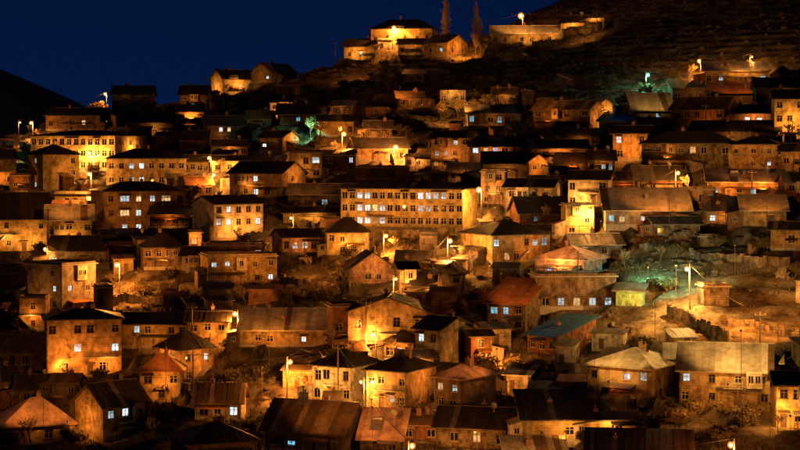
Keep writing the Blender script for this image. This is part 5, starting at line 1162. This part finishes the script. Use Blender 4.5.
# rocks
X, Y, Z = scatter(11000); k = len(X)
ph = (1+5**.5)/2; ico = np.array([(-1,ph,0),(1,ph,0),(-1,-ph,0),(1,-ph,0),(0,-1,ph),(0,1,ph),(0,-1,-ph),(0,1,-ph),(ph,0,-1),(ph,0,1),(-ph,0,-1),(-ph,0,1)])/1.9
icf = np.array([(0,11,5),(0,5,1),(0,1,7),(0,7,10),(0,10,11),(1,5,9),(5,11,4),(11,10,2),(10,7,6),(7,1,8),(3,9,4),(3,4,2),(3,2,6),(3,6,8),(3,8,9),(4,9,5),(2,4,11),(6,2,10),(8,6,7),(9,8,1)])
dens = vnoise(X/14., Y/14., 9) + .5
sz = (0.10+0.42*rng.random(k)**4*2)*(.5+dens)
V = ico[None]*(rng.uniform(.65, 1.3, (k, 12, 1)))*(sz[:, None, None])*np.stack([rng.uniform(.8, 1.4, k), rng.uniform(.8, 1.4, k), rng.uniform(.5, .9, k)], 1)[:, None, :]
V += np.stack([X, Y, Z+sz*.15], 1)[:, None, :]
Fc = (icf[None]+(np.arange(k)*12)[:, None, None]).reshape(-1, 3)
tag(link('rubble', np_mesh('rubble', V.reshape(-1, 3), Fc, M_ROCK, False)), 'loose stones and rubble strewn over the slope', None, kind='stuff')
# dry grass and scrub
X, Y, Z = scatter(42000); dn = vnoise(X/9., Y/9., 21)+.5; keep = rng.random(len(X)) < dn*1.3; X, Y, Z, dn = X[keep], Y[keep], Z[keep], dn[keep]; k = len(X); nb = 7
ang = rng.uniform(0, 6.283, (k, nb)); lean = rng.uniform(.1, .6, (k, nb)); hh = (rng.uniform(.3, .95, (k, nb)))*(.4+1.1*dn[:, None]); bw = rng.uniform(.03, .09, (k, nb))
bx_ = X[:, None]+rng.normal(0, .28, (k, nb)); by_ = Y[:, None]+rng.normal(0, .28, (k, nb)); bz_ = np.repeat(Z[:, None]-.12, nb, 1)
p0 = np.stack([bx_-bw*np.sin(ang), by_+bw*np.cos(ang), bz_], -1); p1 = np.stack([bx_+bw*np.sin(ang), by_-bw*np.cos(ang), bz_], -1)
p2 = np.stack([bx_+np.cos(ang)*lean*hh, by_+np.sin(ang)*lean*hh, bz_+hh], -1)
V = np.stack([p0, p1, p2], 2).reshape(-1, 3); Fc = np.arange(len(V)).reshape(-1, 3)
tag(link('dry_grass', np_mesh('dry_grass', V, Fc, M_GRASS, False)), 'dry grass and low scrub over the slope', None, kind='stuff')

# ------------------------------------------------------------------ dry stone walls
def stone_wall(label, pts, h=1.3, seed=0, th=0.5):
    r = random.Random(seed); W = []
    for x, y in pts:
        D = hit(x, y, ground); dx, _ = ray(x, y); W.append(Vector((dx*D, D, 0)))
    o = W[0].copy(); o.z = float(ground(o.x, o.y)); b = MB()
    for p, q in zip(W[:-1], W[1:]):
        n = max(2, int((q-p).length/0.8)); d = (q-p).normalized(); s = Vector((-d.y, d.x, 0))
        for i in range(n):
            a, c = p.lerp(q, i/n), p.lerp(q, (i+1)/n); m_ = (a+c)/2; z = float(ground(m_.x, m_.y)) - o.z
            zz = -0.5
            while zz < h-0.1:
                z1 = zz + r.uniform(.28, .5); j = r.uniform(-.09, .09); t2 = th/2+r.uniform(-.05, .05)
                A, Cc = a-o+d*(.02+r.uniform(-.05, .02)), c-o-d*(.02+r.uniform(-.05, .02))
                q4 = [A-s*(t2-j), Cc-s*(t2-j), Cc+s*(t2+j), A+s*(t2+j)]
                b.prism([(v.x, v.y, z+zz+.012) for v in q4], [(v.x, v.y, z+z1) for v in q4]); zz = z1
    ob = b.build('stone_wall', WALL['stone']); ob.location = o
    tag(ob, label, 'stone wall', 'dry stone walls on the slope')
for i, (lb, pts, h) in enumerate([
    ('lit stone terrace wall right of the long low crest house', [(562, 36), (580, 35), (598, 31), (612, 25)], 2.2),
    ('stone wall under the long low crest house', [(488, 48), (520, 49), (556, 47)], 1.6),
    ('stone wall along the crest left of the power pole', [(300, 74), (322, 68), (345, 64), (372, 64)], 1.5),
    ('diagonal stone wall on the dark middle slope', [(395, 118), (412, 123), (428, 131)], 1.5),
    ('stone wall across the dark slope above the slope lamps', [(318, 98), (345, 97), (372, 101), (398, 99)], 1.4),
    ('stone terrace wall on the dark slope beneath the crest wall', [(380, 80), (412, 78), (440, 82)], 1.5),
    ('stone wall running downhill below the stone hut', [(668, 316), (690, 326), (712, 338), (728, 346)], 2.0),
    ('stone wall over the bright slope right of the stone hut', [(722, 322), (745, 326), (775, 334), (800, 336)], 1.0),
    ('stone wall below the dark blue roof', [(596, 338), (616, 336), (640, 334)], 1.3),
    ('stone retaining wall under the long yellow building', [(352, 240), (385, 239), (420, 239), (462, 237)], 1.6),
    ('stone wall on the lit bank below the flat white roofed house', [(280, 282), (300, 286), (330, 290), (350, 291)], 1.3),
    ('stone wall on the dark rubble slope at the right', [(690, 256), (720, 262), (755, 268), (790, 266)], 1.4),
    ('stone wall by the dark hut on the rubble slope', [(640, 252), (665, 248), (690, 240)], 1.4),
    ('stone wall in the lit yard under the bright orange lamp', [(112, 301), (130, 302), (150, 304), (165, 303)], 1.2),
    ('stone wall in the lower yard left of the tall pole lamp', [(240, 372), (258, 378), (275, 383)], 1.2)]):
    stone_wall(lb, pts, h, i)

# ------------------------------------------------------------------ power poles
def power_pole(label, x, yb, yt):
    D = stand(x, hit(x, yb, ground), .8); dx, dz = ray(x, yb); h = (HY-yt)*D/F_PX - float(ground(dx*D, D))
    t = link('power_pole', None); t.location = (dx*D, D, float(ground(dx*D, D))); tag(t, label, 'power pole', 'wooden power poles')
    b = MB(); b.tube((0, 0, -.6), (0, 0, h), .15, .10, 7); b.build('pole', M_POLE, t)
    b = MB(); b.box(-.9, .9, -.19, -.11, h-.55, h-.43); b.build('crossarm', M_POLE, t)
    for xx in (-.8, 0, .8):
        b = MB(); b.tube((xx, -.15, h-.43), (xx, -.15, h-.2), .06, .04, 6); b.build('insulator', M_DISH, t)
for lb, x, yb, yt in [('power pole left of the crest house with porch', 335, 67, 42), ('power pole on the dark crest at the upper right', 597, 32, 4), ('power pole before the bright yellow house', 48, 262, 208),
    ('power pole before the long dark roofed house right of the mansion', 192, 350, 305), ('power pole between the rusty roof and the black pyramid roof', 193, 400, 352), ('power pole beside the orange plastered house', 706, 134, 104),
    ('power pole in front of the lit porch house', 752, 200, 170), ('power pole before the dark side block', 366, 352, 300), ('power pole near the end of the large hip roofed house', 469, 275, 245), ('power pole beside the pink hipped roof', 578, 281, 252), ('power pole on the bright slope right of the stone hut', 760, 345, 312), ('power pole under the big gable', 338, 404, 345)]:
    power_pole(lb, x, yb, yt)

# ------------------------------------------------------------------ small sheds and board fences between the houses
OPEN = [(600, 222, 802, 348), (290, 52, 640, 104), (560, -40, 802, 58), (296, 104, 432, 128), (105, 272, 172, 304), (255, 258, 352, 300), (236, 352, 300, 402), (-50, 40, 300, 92), (640, 400, 775, 445)]
def pix(X, Y, Z): return HX + F_PX*X/Y, HY - F_PX*Z/Y
def in_open(px, py): return any(a <= px <= c and b_ <= py <= d_ for a, b_, c, d_ in OPEN)
sr = random.Random(77); placed = []
def hides_lamp(X, Y, Z, w, h):
    px, py = pix(X, Y, Z); k = F_PX/Y
    for lx, ly, LD, lh in LAMPS + LITPOS:
        if Y < LD + 1 and abs(px-lx) < w*.5*k+5 and py-h*k-5 < ly < py+3: return True
    return False
KIND = [('dark', 'dark', 'black tin shed near the'), ('brick', 'rust', 'brick shed with rusty roof near the'), ('white', 'grey', 'whitewashed shed with grey roof near the'), ('ochre', 'brown', 'ochre lean-to with brown roof near the')]
def free(X, Y, rad):
    for (cx, cy, th, w, d, pz, r) in PADS:
        c, s = math.cos(th), math.sin(th); u = (X-cx)*c+(Y-cy)*s; v = -(X-cx)*s+(Y-cy)*c
        if abs(u) < w/2+rad and abs(v) < d/2+rad: return False
    return all((X-a)**2+(Y-b_)**2 > (rad+e)**2 for a, b_, e in placed)
WHERE = {}
for e_ in FL:
    if e_[6] == 'F' and e_[7].split()[0] not in ('left', 'right', 'front', 'side', 'far', 'middle', 'wall', 'walls', 'end') and e_[0] not in WHERE: WHERE[e_[0]] = e_[7]
def near_house(X, Y, words):
    k = min(WHERE, key=lambda q: (HOUSES[q]['C'].x-X)**2+(HOUSES[q]['C'].y-Y)**2); return ' '.join(WHERE[k].split()[:16-words]) if len(WHERE[k].split()) <= 16-words else WHERE[k].split(' with ')[0]
n_s = n_f = 0
for _ in range(9000):
    Y = sr.uniform(250, 540); X = sr.uniform(-.24, .24)*Y; Z = float(ground(X, Y)); px, py = pix(X, Y, Z)
    if py < 95 or py > 452 or in_open(px, py): continue
    if n_s < 105:
        w, d, h = sr.uniform(2.4, 6.5), sr.uniform(2.4, 4.5), sr.uniform(1.9, 3.4)
        if not free(X, Y, max(w, d)*.5+.3) or hides_lamp(X, Y, Z, w+.8, h+1): continue
        placed.append((X, Y, max(w, d)*.5)); wk, rk, lb = sr.choice(KIND); th = -math.atan(X/Y)+math.radians(sr.uniform(-30, 30))
        t = link('shed', None); t.location = (X, Y, Z); t.rotation_euler = (0, 0, th); tag(t, lb + ' ' + near_house(X, Y, len(lb.split())), 'shed', 'small sheds between the houses: ' + lb.replace(' near the', ''))
        b = MB(); hb = h+sr.uniform(.3, .9)
        P_ = Vector((-w/2, -d/2, 0)); du = sr.uniform(.15, .6)*w; hole = [(du, du+.9, 0.0, 1.8, 'd')]
        wall_face(b, P_, Vector((1, 0, 0)), Vector((0, -1, 0)), w, h, hole, -.9)
        b.quad((-w/2, d/2, -.9), (-w/2, d/2, hb), (w/2, d/2, hb), (w/2, d/2, -.9))
        for sx in (-1, 1): b.poly([(sx*w/2, -d/2, -.9), (sx*w/2, d/2, -.9), (sx*w/2, d/2, hb), (sx*w/2, -d/2, h)])
        b.build('wall', WALL[wk], t)
        dm, fm = door_meshes(.9, 1.8); o = link('door', dm, t); o.location = (-w/2+du+.45, -d/2+.1, 0)
        b = MB(); k = (hb-h)/d; e = .35
        q = [(-w/2-e, -d/2-e, h-e*k), (w/2+e, -d/2-e, h-e*k), (w/2+e, d/2+e, hb+e*k), (-w/2-e, d/2+e, hb+e*k)]
        b.prism([(x, y, z+.01) for x, y, z in q], [(x, y, z+.09) for x, y, z in q]); ro = b.build('roof', ROOF[rk], t)
        ns = int((w+2*e)/.9); p_ = math.atan2(hb-h, d)
        roof_sheets(ro, [(-w/2-e, -d/2-e, h-e*k+.09, 0.0, p_, w+2*e, (d+2*e)/math.cos(p_), 0.0, w+2*e)], ROOF[rk], sr, 1.3)
        n_s += 1
    elif n_f < 75:
        ln = sr.uniform(3, 8)
        if not free(X, Y, 1.2): continue
        th = -math.atan(X/Y)+math.radians(sr.choice((0, 0, 90))+sr.uniform(-25, 25)); hf = sr.uniform(1.0, 1.8)
        t = link('board_fence', None); t.location = (X, Y, Z); t.rotation_euler = (0, 0, th); tag(t, 'uneven board fence near the ' + near_house(X, Y, 6), 'fence', 'board fences between yards')
        c, s = math.cos(th), math.sin(th); bb_ = MB(); x = -ln/2
        while x < ln/2:
            bw = sr.uniform(.14, .24); z = float(ground(X+x*c, Y+x*s))-Z; hh_ = hf*sr.uniform(.85, 1.1); bb_.box(x, x+bw, -.015, .015, z-.3, z+hh_); x += bw+sr.uniform(.01, .07)
        xs_ = [-ln/2, 0, ln/2]
        for xx in xs_:
            z = float(ground(X+xx*c, Y+xx*s))-Z; pb = MB(); pb.box(xx-.06, xx+.06, .02, .14, z-.5, z+hf*1.05); pb.build('post', M_POLE, t)
        bo = bb_.build('boards', M_POLE, t); bo['kind'] = 'stuff'
        n_f += 1
    else: break

# ------------------------------------------------------------------ parked cars
M_CAR = [plain('car_paint_white', (0.55, 0.53, 0.50), .3), plain('car_paint_dark', (0.05, 0.05, 0.06), .3)]; M_TYRE = plain('tyre_rubber', (0.02, 0.02, 0.02), .9); M_HEAD = plain('headlight_glass', (0.6, 0.6, 0.58), .1)
def car(label, x, yb, yaw, paint):
    D = stand(x, hit(x, yb, ground), 1.2); X = (x-HX)/F_PX*D; t = link('parked_car', None); t.location = (X, D, float(ground(X, D))+.05); t.rotation_euler = (0, 0, math.radians(yaw)); tag(t, label, 'car', 'cars parked on the lanes')
    prof = [(-2.05, .32), (2.05, .32), (2.1, .62), (1.95, .78), (1.05, .90), (.45, 1.36), (-1.1, 1.40), (-1.75, .95), (-2.08, .88)]
    b = MB(); k = len(prof)
    rows = [[(px_, y*(1 if pz < .95 else .80), pz) for px_, pz in prof] for y in (-.82, .82)]
    b.prism(rows[0], rows[1]); b.build('body', paint, t)
    b = MB()
    for sy in (-1, 1): b.quad((-1.35, sy*.80, .97), (.75, sy*.80, .97), (.38, sy*.675, 1.30), (-1.0, sy*.675, 1.32))
    b.build('side_windows', M_GLASS, t)
    b = MB(); b.quad((1.07, -.66, .93), (1.07, .66, .93), (.52, .58, 1.345), (.52, -.58, 1.345)); b.build('windscreen', M_GLASS, t)
    for sx in (-1.28, 1.3):
        for sy in (-.78, .78):
            b = MB(); b.tube((sx, sy-.1, .30), (sx, sy+.1, .30), .31, .31, 12); w_ = b.build('wheel', M_TYRE, t)
            b = MB(); b.tube((sx, sy-.11, .30), (sx, sy+.11, .30), .18, .18, 8); b.build('rim', M_TANK, w_)
    for sy in (-.6, .6):
        b = MB(); b.box(2.06, 2.13, sy-.16, sy+.16, .60, .74); b.build('headlight', M_HEAD, t)
car('white car parked beside the lane lamp near the orange end house', 231, 347, 20, M_CAR[0])
car('dark car parked below the end wall of the long yellow building', 506, 219, 5, M_CAR[1])

# ------------------------------------------------------------------ leafless shrubs in the gaps, steps and cables
n_b = 0
for _ in range(6000):
    if n_b >= 190: break
    Y = sr.uniform(245, 560); X = sr.uniform(-.24, .24)*Y
    if not free(X, Y, .8): continue
    Z = float(ground(X, Y)); px, py = pix(X, Y, Z)
    if py < 60 or py > 470 or hides_lamp(X, Y, Z, 4, 4) or (610 < px and 280 < py < 348): continue
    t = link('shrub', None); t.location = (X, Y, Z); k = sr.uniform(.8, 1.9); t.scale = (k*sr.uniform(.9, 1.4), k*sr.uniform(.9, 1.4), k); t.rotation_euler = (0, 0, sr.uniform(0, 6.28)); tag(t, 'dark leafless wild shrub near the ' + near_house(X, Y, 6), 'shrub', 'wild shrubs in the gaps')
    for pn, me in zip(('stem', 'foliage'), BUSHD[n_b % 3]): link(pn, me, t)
    placed.append((X, Y, .5)); n_b += 1
n_t = 0
for _ in range(3000):
    if n_t >= 26: break
    Y = sr.uniform(250, 500); X = sr.uniform(-.23, .23)*Y
    if not free(X, Y, 1.4): continue
    t = link('stone_steps', None); Z = float(ground(X, Y)); t.location = (X, Y, Z); th = -math.atan(X/Y)+math.radians(sr.uniform(-50, 50)); t.rotation_euler = (0, 0, th); tag(t, 'short flight of concrete steps near the ' + near_house(X, Y, 7), 'steps', 'steps on the banks')
    Z2 = float(ground(X-6*math.sin(th), Y+6*math.cos(th)))-Z; n = 12
    for i in range(n):
        b = MB(); z = max(.08*(i+1), Z2*(i+1)/n+.12); b.box(-.8, .8, i*.5, i*.5+.52, z-1.2, z); b.build('step', M_CONC, t)
    placed.append((X, Y, 1.0)); n_t += 1
poles = [o for o in COL.objects if o.name.startswith('power_pole') or o.name.startswith('street_lamp')]
M_CABLE = plain('cable_rubber', (0.03, 0.03, 0.03), .8); used = set()
for p in poles:
    near = sorted((q for q in poles if q is not p), key=lambda q: (q.location-p.location).length)[:2]
    for q in near:
        kk = tuple(sorted((p.name, q.name))); L_ = (q.location-p.location).length
        if kk in used or L_ > 60: continue
        used.add(kk)
        def tip(o):
            z = max(v[2] for c_ in o.children if c_.name.startswith('pole') for v in c_.bound_box); yy = [c_ for c_ in o.children if c_.name.startswith('pole')][0].data.vertices[0].co.y
            xx = sum(v.co.x for v in [c_ for c_ in o.children if c_.name.startswith('pole')][0].data.vertices)/14.0
            return o.location + Vector((round(xx, 1), round(yy, 1), z-.1))
        A, B_ = tip(p), tip(q); b = MB(); prev = A; n = 10
        for i in range(1, n+1):
            c = A.lerp(B_, i/n); c.z -= L_*.045*4*(i/n)*(1-i/n); b.tube(prev-A, c-A, .03, .03, 4); prev = c
        o = b.build('overhead_cable', M_CABLE); o.location = A; tag(o, 'thin black overhead cable sagging between two poles', 'cable', 'overhead cables')

for i, (lx_, ly_, LD, lh) in enumerate(LAMPS):
    if i % 2 and i > 6 or ly_ < 60: continue
    X = (lx_-HX)/F_PX*LD + (2.6 if i % 4 < 2 else -2.6); Y = LD + 1.2
    if in_house(X, Y, .8) or lx_ == 687: continue
    t = link('bare_tree', None); t.location = (X, Y, float(ground(X, Y))); k = sr.uniform(.55, .85); t.scale = (k, k, k); t.rotation_euler = (0, 0, sr.uniform(0, 6)); tag(t, 'small bare tree lit close beside a street lamp', 'tree', 'small trees by the street lamps')
    for pn, me in zip(('trunk', 'crown'), T_BARE[i % 3]): link(pn, me, t)
